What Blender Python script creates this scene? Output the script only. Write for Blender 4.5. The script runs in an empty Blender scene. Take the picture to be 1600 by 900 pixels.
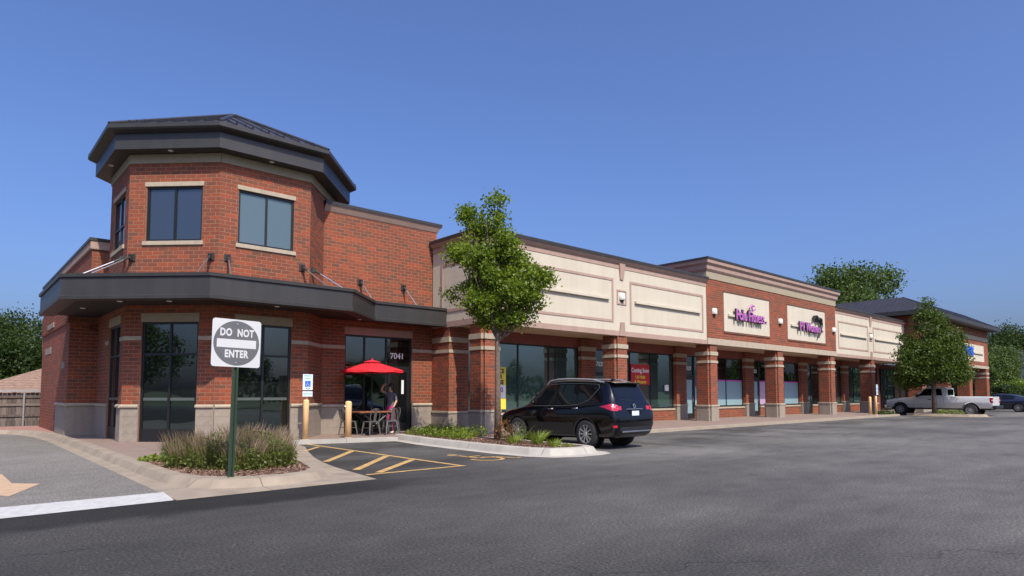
import bpy, bmesh, math, random
import numpy as np
from mathutils import Vector, Matrix

R = math.radians
K = math.sqrt(0.5)
scene = bpy.context.scene
C = scene.collection

# ------------------------------------------------------------------ camera
YAW, PITCH, EYE, FPX = R(48.24), R(3.64), 1.47, 994.07
cam_data = bpy.data.cameras.new('camera')
cam = bpy.data.objects.new('camera', cam_data)
C.objects.link(cam)
cam.location = (0, 0, EYE)
cam.rotation_euler = (R(90) + PITCH, 0, YAW - R(90))
cam_data.sensor_width = 36
cam_data.lens = FPX / 1600 * 36
cam_data.shift_y = (551.45 - 450) / 1600
cam_data.clip_start = 0.05
cam_data.clip_end = 3000
scene.camera = cam

# ------------------------------------------------------------------ light
SUN_EL, SUN_OFF = R(50), R(15)          # height, and turn to the left of the facade's normal
to_sun = Vector((-math.sin(SUN_OFF) * math.cos(SUN_EL), -math.cos(SUN_OFF) * math.cos(SUN_EL), math.sin(SUN_EL)))
world = bpy.data.worlds.new('World')
scene.world = world
world.use_nodes = True
wn = world.node_tree
bg = wn.nodes['Background']
sky = wn.nodes.new('ShaderNodeTexSky')
sky.sky_type = 'NISHITA'
sky.sun_disc = False
sky.sun_elevation = SUN_EL
sky.sun_rotation = R(180) + SUN_OFF
sky.altitude = 200
sky.air_density = 1.05
sky.dust_density = 5.0
sky.ozone_density = 10.0
tint = wn.nodes.new('ShaderNodeVectorMath'); tint.operation = 'MULTIPLY'
tint.inputs[1].default_value = (1.0, 0.965, 1.12)      # the photo's cool white balance, the same all over the sky
wn.links.new(sky.outputs[0], tint.inputs[0])
wn.links.new(tint.outputs[0], bg.inputs[0])
bg.inputs[1].default_value = 0.145
sun_data = bpy.data.lights.new('sun', 'SUN')
sun_data.energy = 4.5
sun_data.angle = R(0.53)
sun_data.color = (1.0, 0.925, 0.78)
sun = bpy.data.objects.new('sun', sun_data)
sun.rotation_euler = (-to_sun).to_track_quat('-Z', 'Y').to_euler()
sun.location = (0, -10, 30)
C.objects.link(sun)
scene.view_settings.view_transform = 'Standard'
scene.view_settings.look = 'None'
scene.view_settings.exposure = 0.28
scene.view_settings.gamma = 1.0
scene.view_settings.use_curve_mapping = False

# ------------------------------------------------------------------ materials
def new_mat(name):
    m = bpy.data.materials.new(name); m.use_nodes = True
    return m, m.node_tree.nodes, m.node_tree.links, m.node_tree.nodes['Principled BSDF']

def ramp(nodes, stops):
    r = nodes.new('ShaderNodeValToRGB')
    el = r.color_ramp.elements
    while len(el) < len(stops): el.new(0.5)
    for e, (p, c) in zip(el, stops):
        e.position = p; e.color = (*c, 1)
    return r

def mat(name, col, rough=0.6, metal=0.0, var=0.12, scale=6.0, bump=0.0, bscale=60.0, ior=None, coat=0.0, spec=None, streak=0.0, joints=False):
    """plain painted or natural surface with uneven tone and fine relief"""
    m, N, L, P = new_mat(name)
    P.inputs['Roughness'].default_value = rough
    P.inputs['Metallic'].default_value = metal
    if ior: P.inputs['IOR'].default_value = ior
    if coat: P.inputs['Coat Weight'].default_value = coat; P.inputs['Coat Roughness'].default_value = 0.03
    if spec is not None: P.inputs['Specular IOR Level'].default_value = spec
    tc = N.new('ShaderNodeTexCoord')
    if var > 0:
        nz = N.new('ShaderNodeTexNoise'); nz.inputs['Scale'].default_value = scale; nz.inputs['Detail'].default_value = 6
        L.new(tc.outputs['Object'], nz.inputs['Vector'])
        r = ramp(N, [(0.28, tuple(c * (1 - var) for c in col)), (0.72, tuple(min(1, c * (1 + var)) for c in col))])
        L.new(nz.outputs['Fac'], r.inputs[0]); L.new(r.outputs[0], P.inputs['Base Color'])
    else:
        P.inputs['Base Color'].default_value = (*col, 1)
    if streak > 0:                              # rain streaks and soiling
        geo = N.new('ShaderNodeNewGeometry'); mp = N.new('ShaderNodeMapping'); mp.inputs['Scale'].default_value = (2.2, 2.2, 0.16)
        L.new(geo.outputs['Position'], mp.inputs['Vector'])
        n4 = N.new('ShaderNodeTexNoise'); n4.inputs['Scale'].default_value = 1.6; n4.inputs['Detail'].default_value = 7; n4.inputs['Roughness'].default_value = 0.65
        L.new(mp.outputs[0], n4.inputs['Vector'])
        mr = N.new('ShaderNodeMapRange'); mr.inputs[1].default_value = 0.42; mr.inputs[2].default_value = 0.72; mr.inputs[3].default_value = 1.0; mr.inputs[4].default_value = 1 - streak
        L.new(n4.outputs['Fac'], mr.inputs[0])
        sc_ = N.new('ShaderNodeVectorMath'); sc_.operation = 'SCALE'
        L.new(r.outputs[0], sc_.inputs[0]); L.new(mr.outputs[0], sc_.inputs['Scale']); L.new(sc_.outputs[0], P.inputs['Base Color'])
    if joints:                                  # saw-cut joints every 2.6 m
        geo = N.new('ShaderNodeNewGeometry'); sp = N.new('ShaderNodeSeparateXYZ'); L.new(geo.outputs['Position'], sp.inputs[0]); lines = []
        for ax, o_ in (('X', 1.2), ('Y', 0.4)):
            a1 = N.new('ShaderNodeMath'); a1.operation = 'ADD'; a1.inputs[1].default_value = 260 - o_; L.new(sp.outputs[ax], a1.inputs[0])
            a2 = N.new('ShaderNodeMath'); a2.operation = 'MODULO'; a2.inputs[1].default_value = 2.6; L.new(a1.outputs[0], a2.inputs[0])
            a3 = N.new('ShaderNodeMath'); a3.operation = 'LESS_THAN'; a3.inputs[1].default_value = 0.016; L.new(a2.outputs[0], a3.inputs[0]); lines.append(a3)
        mxm = N.new('ShaderNodeMath'); mxm.operation = 'MAXIMUM'; L.new(lines[0].outputs[0], mxm.inputs[0]); L.new(lines[1].outputs[0], mxm.inputs[1])
        mr = N.new('ShaderNodeMapRange'); mr.inputs[3].default_value = 1.0; mr.inputs[4].default_value = 0.45; L.new(mxm.outputs[0], mr.inputs[0])
        sc_ = N.new('ShaderNodeVectorMath'); sc_.operation = 'SCALE'
        L.new(r.outputs[0], sc_.inputs[0]); L.new(mr.outputs[0], sc_.inputs['Scale']); L.new(sc_.outputs[0], P.inputs['Base Color'])
    if bump > 0:
        n2 = N.new('ShaderNodeTexNoise'); n2.inputs['Scale'].default_value = bscale; n2.inputs['Detail'].default_value = 4
        L.new(tc.outputs['Object'], n2.inputs['Vector'])
        b = N.new('ShaderNodeBump'); b.inputs['Strength'].default_value = bump; b.inputs['Distance'].default_value = 0.01
        L.new(n2.outputs['Fac'], b.inputs['Height']); L.new(b.outputs[0], P.inputs['Normal'])
    return m

def brick_mat(name, per_object):
    m, N, L, P = new_mat(name)
    P.inputs['Roughness'].default_value = 0.82
    if per_object:
        src = N.new('ShaderNodeObjectInfo').outputs['Random']
    else:
        a = N.new('ShaderNodeAttribute'); a.attribute_name = 'tone'; src = a.outputs['Fac']
    r = ramp(N, [(0.0, (0.125, 0.050, 0.028)), (0.2, (0.165, 0.052, 0.025)), (0.5, (0.20, 0.050, 0.022)),
                 (0.8, (0.23, 0.054, 0.022)), (1.0, (0.29, 0.060, 0.020))])
    L.new(src, r.inputs[0])
    geo = N.new('ShaderNodeNewGeometry')
    nz = N.new('ShaderNodeTexNoise'); nz.inputs['Scale'].default_value = 45; nz.inputs['Detail'].default_value = 5
    L.new(geo.outputs['Position'], nz.inputs['Vector'])
    n3 = N.new('ShaderNodeTexNoise'); n3.inputs['Scale'].default_value = 0.55; n3.inputs['Detail'].default_value = 3
    L.new(geo.outputs['Position'], n3.inputs['Vector'])
    mr = N.new('ShaderNodeMapRange'); mr.inputs[1].default_value = 0.3; mr.inputs[2].default_value = 0.7
    mr.inputs[3].default_value = 0.78; mr.inputs[4].default_value = 1.2
    L.new(nz.outputs['Fac'], mr.inputs[0])
    m3 = N.new('ShaderNodeMapRange'); m3.inputs[1].default_value = 0.3; m3.inputs[2].default_value = 0.7
    m3.inputs[3].default_value = 0.86; m3.inputs[4].default_value = 1.12
    L.new(n3.outputs['Fac'], m3.inputs[0])
    mu = N.new('ShaderNodeMath'); mu.operation = 'MULTIPLY'
    L.new(mr.outputs[0], mu.inputs[0]); L.new(m3.outputs[0], mu.inputs[1])
    mx = N.new('ShaderNodeVectorMath'); mx.operation = 'SCALE'
    L.new(r.outputs[0], mx.inputs[0]); L.new(mu.outputs[0], mx.inputs['Scale'])
    L.new(mx.outputs[0], P.inputs['Base Color'])
    b = N.new('ShaderNodeBump'); b.inputs['Strength'].default_value = 0.5; b.inputs['Distance'].default_value = 0.004
    L.new(nz.outputs['Fac'], b.inputs['Height']); L.new(b.outputs[0], P.inputs['Normal'])
    return m

def glass_mat(name, col, ior, rough=0.015, tint=(0.8, 0.95, 1.0)):
    m, N, L, P = new_mat(name)
    P.inputs['Base Color'].default_value = (*col, 1)
    P.inputs['Roughness'].default_value = rough
    P.inputs['IOR'].default_value = ior
    P.inputs['Specular Tint'].default_value = (*tint, 1)
    geo = N.new('ShaderNodeNewGeometry')
    nz = N.new('ShaderNodeTexNoise'); nz.inputs['Scale'].default_value = 0.9; nz.inputs['Detail'].default_value = 1
    L.new(geo.outputs['Position'], nz.inputs['Vector'])
    b = N.new('ShaderNodeBump'); b.inputs['Strength'].default_value = 0.25; b.inputs['Distance'].default_value = 0.02
    L.new(nz.outputs['Fac'], b.inputs['Height']); L.new(b.outputs[0], P.inputs['Normal'])
    return m

def leaf_mat(name, dark, light, trans=0.35):
    m, N, L, P = new_mat(name)
    a = N.new('ShaderNodeAttribute'); a.attribute_name = 'tone'
    r = ramp(N, [(0.0, dark), (1.0, light)])
    L.new(a.outputs['Fac'], r.inputs[0])
    P.inputs['Roughness'].default_value = 0.5
    P.inputs['Specular IOR Level'].default_value = 0.3
    L.new(r.outputs[0], P.inputs['Base Color'])
    t = N.new('ShaderNodeBsdfTranslucent')
    h = N.new('ShaderNodeVectorMath'); h.operation = 'MULTIPLY'
    h.inputs[1].default_value = (1.25, 1.35, 0.6)
    L.new(r.outputs[0], h.inputs[0]); L.new(h.outputs[0], t.inputs['Color'])
    mx = N.new('ShaderNodeMixShader'); mx.inputs[0].default_value = trans
    L.new(P.outputs[0], mx.inputs[1]); L.new(t.outputs[0], mx.inputs[2])
    L.new(mx.outputs[0], N['Material Output'].inputs['Surface'])
    return m

def asphalt_mat(name, lo, hi, strips=False):
    m, N, L, P = new_mat(name)
    P.inputs['Roughness'].default_value = 0.9
    P.inputs['Specular IOR Level'].default_value = 0.25
    geo = N.new('ShaderNodeNewGeometry')
    def noise(scale, detail, sx=1, sy=1, rot=0):
        mp = N.new('ShaderNodeMapping'); mp.inputs['Scale'].default_value = (sx, sy, 1); mp.inputs['Rotation'].default_value = (0, 0, rot)
        L.new(geo.outputs['Position'], mp.inputs['Vector'])
        n = N.new('ShaderNodeTexNoise'); n.inputs['Scale'].default_value = scale; n.inputs['Detail'].default_value = detail
        L.new(mp.outputs[0], n.inputs['Vector']); return n.outputs['Fac']
    def rng(src, a, b, c, d):
        mr = N.new('ShaderNodeMapRange'); mr.inputs[1].default_value = a; mr.inputs[2].default_value = b
        mr.inputs[3].default_value = c; mr.inputs[4].default_value = d
        L.new(src, mr.inputs[0]); return mr.outputs[0]
    def math2(op, a, b):
        q = N.new('ShaderNodeMath'); q.operation = op
        for i, v in enumerate((a, b)):
            if isinstance(v, (int, float)): q.inputs[i].default_value = v
            else: L.new(v, q.inputs[i])
        return q.outputs[0]
    big = noise(0.16, 4)
    streak = noise(0.35, 5, 0.35, 1.6, R(-12))
    mid = noise(1.6, 5, 0.6, 1.4)
    t = math2('ADD', math2('MULTIPLY', rng(big, .32, .68, 0, 1), 0.45), math2('MULTIPLY', rng(streak, .3, .7, 0, 1), 0.3))
    t = math2('ADD', t, math2('MULTIPLY', rng(mid, .3, .7, 0, 1), 0.15))
    r = ramp(N, [(0.12, lo), (0.88, hi)])
    L.new(t, r.inputs[0])
    sep = N.new('ShaderNodeSeparateXYZ'); L.new(geo.outputs['Position'], sep.inputs[0])
    fac = math2('MULTIPLY', rng(noise(36, 8), .36, .66, 0.56, 1.44), rng(noise(2.2, 7, 0.7, 1.2, R(-20)), .3, .7, .89, 1.11))
    chip = N.new('ShaderNodeTexVoronoi'); chip.inputs['Scale'].default_value = 17
    L.new(geo.outputs['Position'], chip.inputs['Vector'])
    bright = rng(chip.outputs['Distance'], 0.08, 0.20, 2.0, 1.0)
    fac = math2('MULTIPLY', fac, bright)
    if strips:
        # old sealer swept along the curb: a darker, ragged band with a shape of its own
        edge = math2('ADD', sep.outputs['Y'], math2('MULTIPLY', noise(1.2, 6), 0.9))
        s1 = math2('MULTIPLY', rng(edge, 8.95, 9.2, 0, 1), rng(math2('ADD', sep.outputs['X'], math2('MULTIPLY', noise(0.9, 5), 2.5)), 6.2, 7.6, 1, 0))
        fac = math2('MULTIPLY', fac, rng(s1, 0, 1, 1.0, 0.42))
        s2 = math2('MULTIPLY', rng(sep.outputs['Y'], 10.5, 11.5, 0, 1), rng(noise(0.5, 5), .44, .56, 0, 1))
        fac = math2('MULTIPLY', fac, rng(s2, 0, 1, 1.0, 0.62))
        # worn, paler driving surface away from the buildings
        w = rng(math2('ADD', sep.outputs['X'], math2('MULTIPLY', sep.outputs['Y'], -0.25)), 1.0, 12.0, 0.95, 2.3)
        fac = math2('MULTIPLY', fac, w)
    # hairline cracks wandering over the surface, here and there
    wob = N.new('ShaderNodeTexNoise'); wob.inputs['Scale'].default_value = 1.3; wob.inputs['Detail'].default_value = 5
    L.new(geo.outputs['Position'], wob.inputs['Vector'])
    off = N.new('ShaderNodeVectorMath'); off.operation = 'MULTIPLY_ADD'; off.inputs[1].default_value = (1.1, 1.1, 0)
    L.new(wob.outputs['Color'], off.inputs[0]); L.new(geo.outputs['Position'], off.inputs[2])
    ck = N.new('ShaderNodeTexVoronoi'); ck.feature = 'DISTANCE_TO_EDGE'; ck.inputs['Scale'].default_value = 0.22
    L.new(off.outputs[0], ck.inputs['Vector'])
    line = math2('MULTIPLY', rng(ck.outputs['Distance'], 0.0012, 0.0035, 1, 0), rng(noise(0.23, 3), .50, .56, 0, 1))
    fac = math2('MULTIPLY', fac, rng(line, 0, 1, 1.0, 0.45))
    mx = N.new('ShaderNodeVectorMath'); mx.operation = 'SCALE'
    L.new(r.outputs[0], mx.inputs[0]); L.new(fac, mx.inputs['Scale'])
    L.new(mx.outputs[0], P.inputs['Base Color'])
    b = N.new('ShaderNodeBump'); b.inputs['Strength'].default_value = 0.7; b.inputs['Distance'].default_value = 0.006
    L.new(noise(120, 3), b.inputs['Height']); L.new(b.outputs[0], P.inputs['Normal'])
    return m

def wood_mat(name, a, b_):
    m, N, L, P = new_mat(name)
    P.inputs['Roughness'].default_value = 0.85
    geo = N.new('ShaderNodeNewGeometry'); oi = N.new('ShaderNodeObjectInfo')
    mp = N.new('ShaderNodeMapping'); mp.inputs['Scale'].default_value = (12, 12, 0.7)
    L.new(geo.outputs['Position'], mp.inputs['Vector'])
    n = N.new('ShaderNodeTexNoise'); n.inputs['Scale'].default_value = 2.5; n.inputs['Detail'].default_value = 6
    L.new(mp.outputs[0], n.inputs['Vector'])
    ad = N.new('ShaderNodeMath'); ad.operation = 'MULTIPLY_ADD'; ad.inputs[1].default_value = 0.5; ad.inputs[2].default_value = -0.05
    L.new(oi.outputs['Random'], ad.inputs[0])
    ad2 = N.new('ShaderNodeMath'); ad2.operation = 'ADD'
    L.new(ad.outputs[0], ad2.inputs[0]); L.new(n.outputs['Fac'], ad2.inputs[1])
    r = ramp(N, [(0.35, a), (0.95, b_)])
    L.new(ad2.outputs[0], r.inputs[0]); L.new(r.outputs[0], P.inputs['Base Color'])
    return m

M = {}
M['brick'] = brick_mat('brick_fired', False)
M['brick1'] = brick_mat('brick_fired_single', True)
M['mortar'] = mat('mortar', (0.275, 0.135, 0.080), 0.9, var=0.12, scale=5, bump=0.3, bscale=90)
M['block'] = mat('split_face_block', (0.275, 0.228, 0.180), 0.88, var=0.09, scale=9, bump=0.5, bscale=70, streak=0.15)
M['stone'] = mat('cast_stone', (0.385, 0.32, 0.235), 0.85, var=0.07, scale=8, bump=0.2, bscale=90, streak=0.15)
M['frieze'] = mat('frieze_stone', (0.30, 0.255, 0.175), 0.85, var=0.08, scale=6, bump=0.2)
M['cream'] = mat('cream_stucco', (0.515, 0.462, 0.362), 0.9, var=0.035, scale=1.2, bump=0.35, bscale=160, streak=0.08)
M['pink'] = mat('dusty_pink_stucco', (0.365, 0.250, 0.198), 0.9, var=0.06, scale=2.5, bump=0.3, bscale=160, streak=0.12)
M['soffit'] = mat('tan_soffit', (0.50, 0.36, 0.24), 0.8, var=0.05)
M['header'] = mat('painted_red_header', (0.19, 0.055, 0.04), 0.7, var=0.15, scale=3)
M['bronze'] = mat('dark_bronze_metal', (0.037, 0.0345, 0.032), 0.45, 0.0, var=0.10, scale=1.5, bump=0.03, bscale=8, streak=0.22)
M['roof'] = mat('standing_seam_roof', (0.036, 0.033, 0.037), 0.42, 0.1, var=0.10, scale=1.0)
M['soffit_shaded'] = mat('shade_darkened_soffit', (0.013, 0.010, 0.008), 0.6, var=0.1)  # near black: the deep shade under the canopy is put into the colour
M['frame'] = mat('black_window_frame', (0.010, 0.010, 0.011), 0.4, var=0.0)
M['steel'] = mat('brushed_steel', (0.55, 0.53, 0.5), 0.3, 0.9, var=0.1, scale=20)
M['bar'] = mat('anodised_bar', (0.10, 0.115, 0.105), 0.4, 0.3, var=0.08)
M['galv'] = mat('galvanised_metal', (0.42, 0.42, 0.41), 0.45, 0.6, var=0.12, scale=10)
M['glass_up'] = glass_mat('tower_glass', (0.022, 0.032, 0.045), 2.0, tint=(0.85, 0.93, 1.0))
M['glass_up2'] = glass_mat('tower_glass_teal', (0.075, 0.11, 0.115), 1.9, tint=(0.85, 0.97, 1.0))
M['glass_dark'] = glass_mat('dark_storefront_glass', (0.005, 0.007, 0.007), 2.1, tint=(0.85, 1.0, 1.0))
M['glass_shop'] = glass_mat('shop_glass', (0.026, 0.050, 0.047), 2.9, tint=(0.75, 0.95, 0.95))
M['asphalt'] = asphalt_mat('asphalt', (0.026, 0.0252, 0.0243), (0.074, 0.0705, 0.065), True)
M['drive'] = asphalt_mat('old_drive_asphalt', (0.145, 0.135, 0.120), (0.205, 0.190, 0.170))
M['concrete'] = mat('curb_concrete', (0.26, 0.212, 0.158), 0.9, var=0.18, scale=2.6, bump=0.4, bscale=60, joints=True)
M['concrete2'] = mat('pale_curb_concrete', (0.36, 0.335, 0.29), 0.9, var=0.14, scale=2.0, bump=0.4, bscale=60, joints=True)
M['walk'] = mat('pinkish_walk_concrete', (0.22, 0.158, 0.125), 0.9, var=0.10, scale=1.7, bump=0.3, bscale=70, joints=True)
M['paver'] = mat('red_paver', (0.30, 0.155, 0.12), 0.9, var=0.15, scale=5)
M['walk2'] = mat('tan_walk_concrete', (0.31, 0.255, 0.19), 0.9, var=0.10, scale=1.7, bump=0.3, bscale=70)
M['yellow_faint'] = mat('almost_gone_yellow_paint', (0.095, 0.078, 0.05), 0.85, var=0.4, scale=5)
M['yellow'] = mat('worn_yellow_paint', (0.44, 0.275, 0.10), 0.8, var=0.30, scale=7)
M['tan_paint'] = mat('faded_tan_paint', (0.43, 0.295, 0.185), 0.85, var=0.14, scale=6)
M['white_paint'] = mat('worn_white_paint', (0.42, 0.415, 0.395), 0.85, var=0.14, scale=9)
M['bollard'] = mat('bollard_yellow', (0.74, 0.46, 0.21), 0.6, var=0.06, scale=6)
M['mulch'] = mat('mulch', (0.155, 0.090, 0.060), 0.95, var=0.5, scale=26, bump=1.0, bscale=45)
M['grassland'] = mat('ground_grass', (0.07, 0.085, 0.03), 0.95, var=0.3, scale=0.6)
M['bark'] = mat('bark', (0.13, 0.095, 0.07), 0.9, var=0.35, scale=14, bump=0.8, bscale=30)
M['leaf'] = leaf_mat('leaf_green', (0.065, 0.115, 0.010), (0.225, 0.29, 0.032), 0.45)
M['leaf2'] = leaf_mat('leaf_dense', (0.032, 0.062, 0.010), (0.105, 0.150, 0.024))
M['leaf_bg'] = leaf_mat('leaf_background', (0.040, 0.075, 0.018), (0.12, 0.165, 0.045))
M['leaf_dark'] = leaf_mat('leaf_dark', (0.016, 0.034, 0.007), (0.058, 0.092, 0.016))
M['leaf_lime'] = leaf_mat('leaf_lime', (0.10, 0.15, 0.015), (0.24, 0.30, 0.04))
M['leaf_red'] = leaf_mat('leaf_rust', (0.12, 0.045, 0.02), (0.24, 0.12, 0.04))
M['leaf_olive'] = leaf_mat('leaf_olive', (0.055, 0.085, 0.016), (0.155, 0.185, 0.040))
M['grass'] = leaf_mat('grass_blade', (0.075, 0.100, 0.022), (0.20, 0.215, 0.060))
M['plume'] = leaf_mat('grass_plume', (0.15, 0.108, 0.068), (0.27, 0.20, 0.125), 0.25)
M['sign_white'] = mat('sign_white', (0.52, 0.52, 0.51), 0.45, var=0.03, scale=4)
M['sign_grey'] = mat('faded_sign_grey', (0.105, 0.105, 0.108), 0.5, var=0.06, scale=5)
M['post_green'] = mat('green_post', (0.018, 0.036, 0.018), 0.5, var=0.15, scale=12)
M['blue'] = mat('sign_blue', (0.02, 0.12, 0.55), 0.5, var=0.0)
M['paleblue'] = mat('sign_pale', (0.62, 0.74, 0.74), 0.5, var=0.03)
M['teal'] = mat('sign_teal', (0.05, 0.30, 0.34), 0.5, var=0.0)
M['black'] = mat('black_plastic', (0.012, 0.012, 0.012), 0.5, var=0.0)
M['rubber'] = mat('tyre_rubber', (0.016, 0.016, 0.017), 0.85, var=0.1, scale=20)
M['red_cloth'] = mat('red_canvas', (0.60, 0.012, 0.022), 0.75, var=0.08, scale=5)
M['red_sign'] = mat('red_banner', (0.42, 0.015, 0.015), 0.6, var=0.05)
M['yellow_sign'] = mat('yellow_poster', (0.72, 0.60, 0.06), 0.6, var=0.04)
M['purple'] = mat('purple_print', (0.22, 0.02, 0.30), 0.6, var=0.0)
M['magenta'] = mat('magenta_acrylic', (0.45, 0.15, 0.42), 0.45, var=0.03)
M['film_blue'] = mat('frosted_film', (0.22, 0.33, 0.36), 0.35, var=0.06, scale=1.5)
M['film_pink'] = mat('pink_film', (0.42, 0.30, 0.42), 0.35, var=0.06, scale=1.5)
M['film_line'] = mat('magenta_film', (0.45, 0.05, 0.35), 0.5, var=0.0)
M['paper'] = mat('paper_white', (0.70, 0.70, 0.66), 0.7, var=0.03)
M['lamp'] = mat('white_lamp_housing', (0.66, 0.64, 0.58), 0.5, var=0.03)
M['table'] = mat('table_wood', (0.27, 0.095, 0.04), 0.4, var=0.25, scale=10)
M['tin'] = mat('painted_tin', (0.17, 0.16, 0.15), 0.35, 0.5, var=0.08, scale=12)
M['fence'] = wood_mat('weathered_plank', (0.055, 0.042, 0.033), (0.165, 0.13, 0.105))
M['shingle'] = mat('tan_shingle', (0.235, 0.15, 0.105), 0.95, var=0.30, scale=5, bump=0.5, bscale=14)
M['house'] = mat('house_siding', (0.40, 0.36, 0.32), 0.9, var=0.06)
M['slate'] = mat('slate_blue_wall', (0.105, 0.125, 0.165), 0.8, var=0.06)
M['wire'] = mat('cable_black', (0.02, 0.02, 0.02), 0.7, var=0.0)
M['paint_black'] = mat('black_car_paint', (0.002, 0.002, 0.004), 0.12, var=0.0, coat=0.45, spec=0.3)
M['paint_white'] = mat('white_truck_paint', (0.62, 0.635, 0.615), 0.28, var=0.02, coat=0.6)
M['paint_navy'] = mat('navy_car_paint', (0.010, 0.013, 0.030), 0.2, var=0.0, coat=1.0)
M['car_glass'] = glass_mat('car_glass', (0.004, 0.005, 0.006), 1.5, tint=(0.9, 0.95, 1.0))
M['taillight'] = mat('tail_light_red', (0.42, 0.008, 0.03), 0.12, var=0.0, coat=1.0)
M['chrome'] = mat('chrome', (0.75, 0.75, 0.76), 0.12, 1.0, var=0.0)
M['alloy'] = mat('alloy_rim', (0.58, 0.58, 0.59), 0.28, 0.8, var=0.05)
M['skin'] = mat('skin', (0.50, 0.27, 0.19), 0.5, var=0.05)
M['shirt'] = mat('grey_shirt', (0.10, 0.105, 0.115), 0.9, var=0.08)
M['pants'] = mat('magenta_leggings', (0.45, 0.03, 0.16), 0.8, var=0.15, scale=18)
M['hair'] = mat('dark_hair', (0.02, 0.013, 0.01), 0.5, var=0.2, scale=30)
M['shoe'] = mat('white_shoe', (0.62, 0.60, 0.58), 0.6, var=0.04)
M['plate'] = mat('licence_plate', (0.60, 0.68, 0.76), 0.4, var=0.05)

# ------------------------------------------------------------------ mesh helpers
class MB:
    """collects faces, becomes one mesh"""
    def __init__(s): s.v = []; s.f = []; s.t = []
    def add(s, verts, faces, tone=None):
        b = len(s.v); s.v += [tuple(p) for p in verts]
        s.f += [tuple(b + i for i in q) for q in faces]
        if tone is not None: s.t += [tone] * len(faces)
        return s
    def box(s, a, b):
        x0, x1 = sorted((a[0], b[0])); y0, y1 = sorted((a[1], b[1])); z0, z1 = sorted((a[2], b[2]))
        return s.add([(x0, y0, z0), (x1, y0, z0), (x1, y1, z0), (x0, y1, z0), (x0, y0, z1), (x1, y0, z1), (x1, y1, z1), (x0, y1, z1)],
                     [(3, 2, 1, 0), (4, 5, 6, 7), (0, 1, 5, 4), (1, 2, 6, 5), (2, 3, 7, 6), (3, 0, 4, 7)])
    def fbox(s, F, u0, u1, z0, z1, d0, d1):
        """box in a wall frame: u along, z up, d outward from the wall plane"""
        p = [F.p(u, d, z) for z in (z0, z1) for (u, d) in ((u0, d1), (u1, d1), (u1, d0), (u0, d0))]
        return s.add(p, [(3, 2, 1, 0), (4, 5, 6, 7), (0, 1, 5, 4), (1, 2, 6, 5), (2, 3, 7, 6), (3, 0, 4, 7)])
    def prism(s, poly, z0, z1):
        n = len(poly)
        a = sum(poly[i][0] * poly[(i + 1) % n][1] - poly[(i + 1) % n][0] * poly[i][1] for i in range(n))
        if a < 0: poly = poly[::-1]
        v = [(x, y, z0) for x, y in poly] + [(x, y, z1) for x, y in poly]
        f = [tuple(range(n - 1, -1, -1)), tuple(range(n, 2 * n))] + [(i, (i + 1) % n, n + (i + 1) % n, n + i) for i in range(n)]
        return s.add(v, f)
    def cyl(s, a, b, r0, r1=None, n=10, cap=True):
        r1 = r0 if r1 is None else r1
        a, b = Vector(a), Vector(b); d = (b - a).normalized()
        x = d.orthogonal().normalized(); y = d.cross(x)
        v = []
        for c, r in ((a, r0), (b, r1)):
            for i in range(n):
                t = 2 * math.pi * i / n
                v.append(c + x * (r * math.cos(t)) + y * (r * math.sin(t)))
        f = [(i, (i + 1) % n, n + (i + 1) % n, n + i) for i in range(n)]
        if cap: f += [tuple(range(n - 1, -1, -1)), tuple(range(n, 2 * n))]
        return s.add(v, f)
    def tube(s, pts, rad, n=8):
        pts = [Vector(p) for p in pts]
        if not isinstance(rad, (list, tuple)): rad = [rad] * len(pts)
        v = []; d0 = (pts[1] - pts[0]).normalized(); x = d0.orthogonal().normalized()
        for k, p in enumerate(pts):
            d = (pts[min(k + 1, len(pts) - 1)] - pts[max(k - 1, 0)]).normalized()
            x = (x - d * x.dot(d)).normalized(); y = d.cross(x)
            for i in range(n):
                t = 2 * math.pi * i / n
                v.append(p + x * (rad[k] * math.cos(t)) + y * (rad[k] * math.sin(t)))
        f = []
        for k in range(len(pts) - 1):
            for i in range(n):
                a, b = k * n + i, k * n + (i + 1) % n
                f.append((a, b, b + n, a + n))
        f += [tuple(range(n - 1, -1, -1)), tuple(range((len(pts) - 1) * n, len(pts) * n))]
        return s.add(v, f)
    def lathe(s, prof, n=24, axis='z', c=(0, 0, 0)):
        v = []
        for r, h in prof:
            for i in range(n):
                t = 2 * math.pi * i / n
                q = (r * math.cos(t), r * math.sin(t), h) if axis == 'z' else (r * math.cos(t), h, r * math.sin(t))
                v.append((q[0] + c[0], q[1] + c[1], q[2] + c[2]))
        f = []
        for k in range(len(prof) - 1):
            for i in range(n):
                a, b = k * n + i, k * n + (i + 1) % n
                f.append((a, b, b + n, a + n))
        return s.add(v, f)
    def grid(s, P, closed_u=False):
        nu, nv = len(P), len(P[0])
        f = []
        for i in range(nu - 1):
            for j in range(nv - 1):
                f.append((i * nv + j, (i + 1) * nv + j, (i + 1) * nv + j + 1, i * nv + j + 1))
        return s.add([p for row in P for p in row], f)
    def strip(s, A, B):
        return s.grid([list(A), list(B)])

class Frame:
    """a wall plane: origin, direction along the wall; outward is to the right-hand front"""
    def __init__(s, o, u):
        s.o = o; l = math.hypot(*u); s.u = (u[0] / l, u[1] / l); s.n = (s.u[1], -s.u[0])
    def p(s, u, d, z):
        return (s.o[0] + s.u[0] * u + s.n[0] * d, s.o[1] + s.u[1] * u + s.n[1] * d, z)

def link(o, parent=None):
    C.objects.link(o)
    if parent is not None: o.parent = parent
    return o

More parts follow.
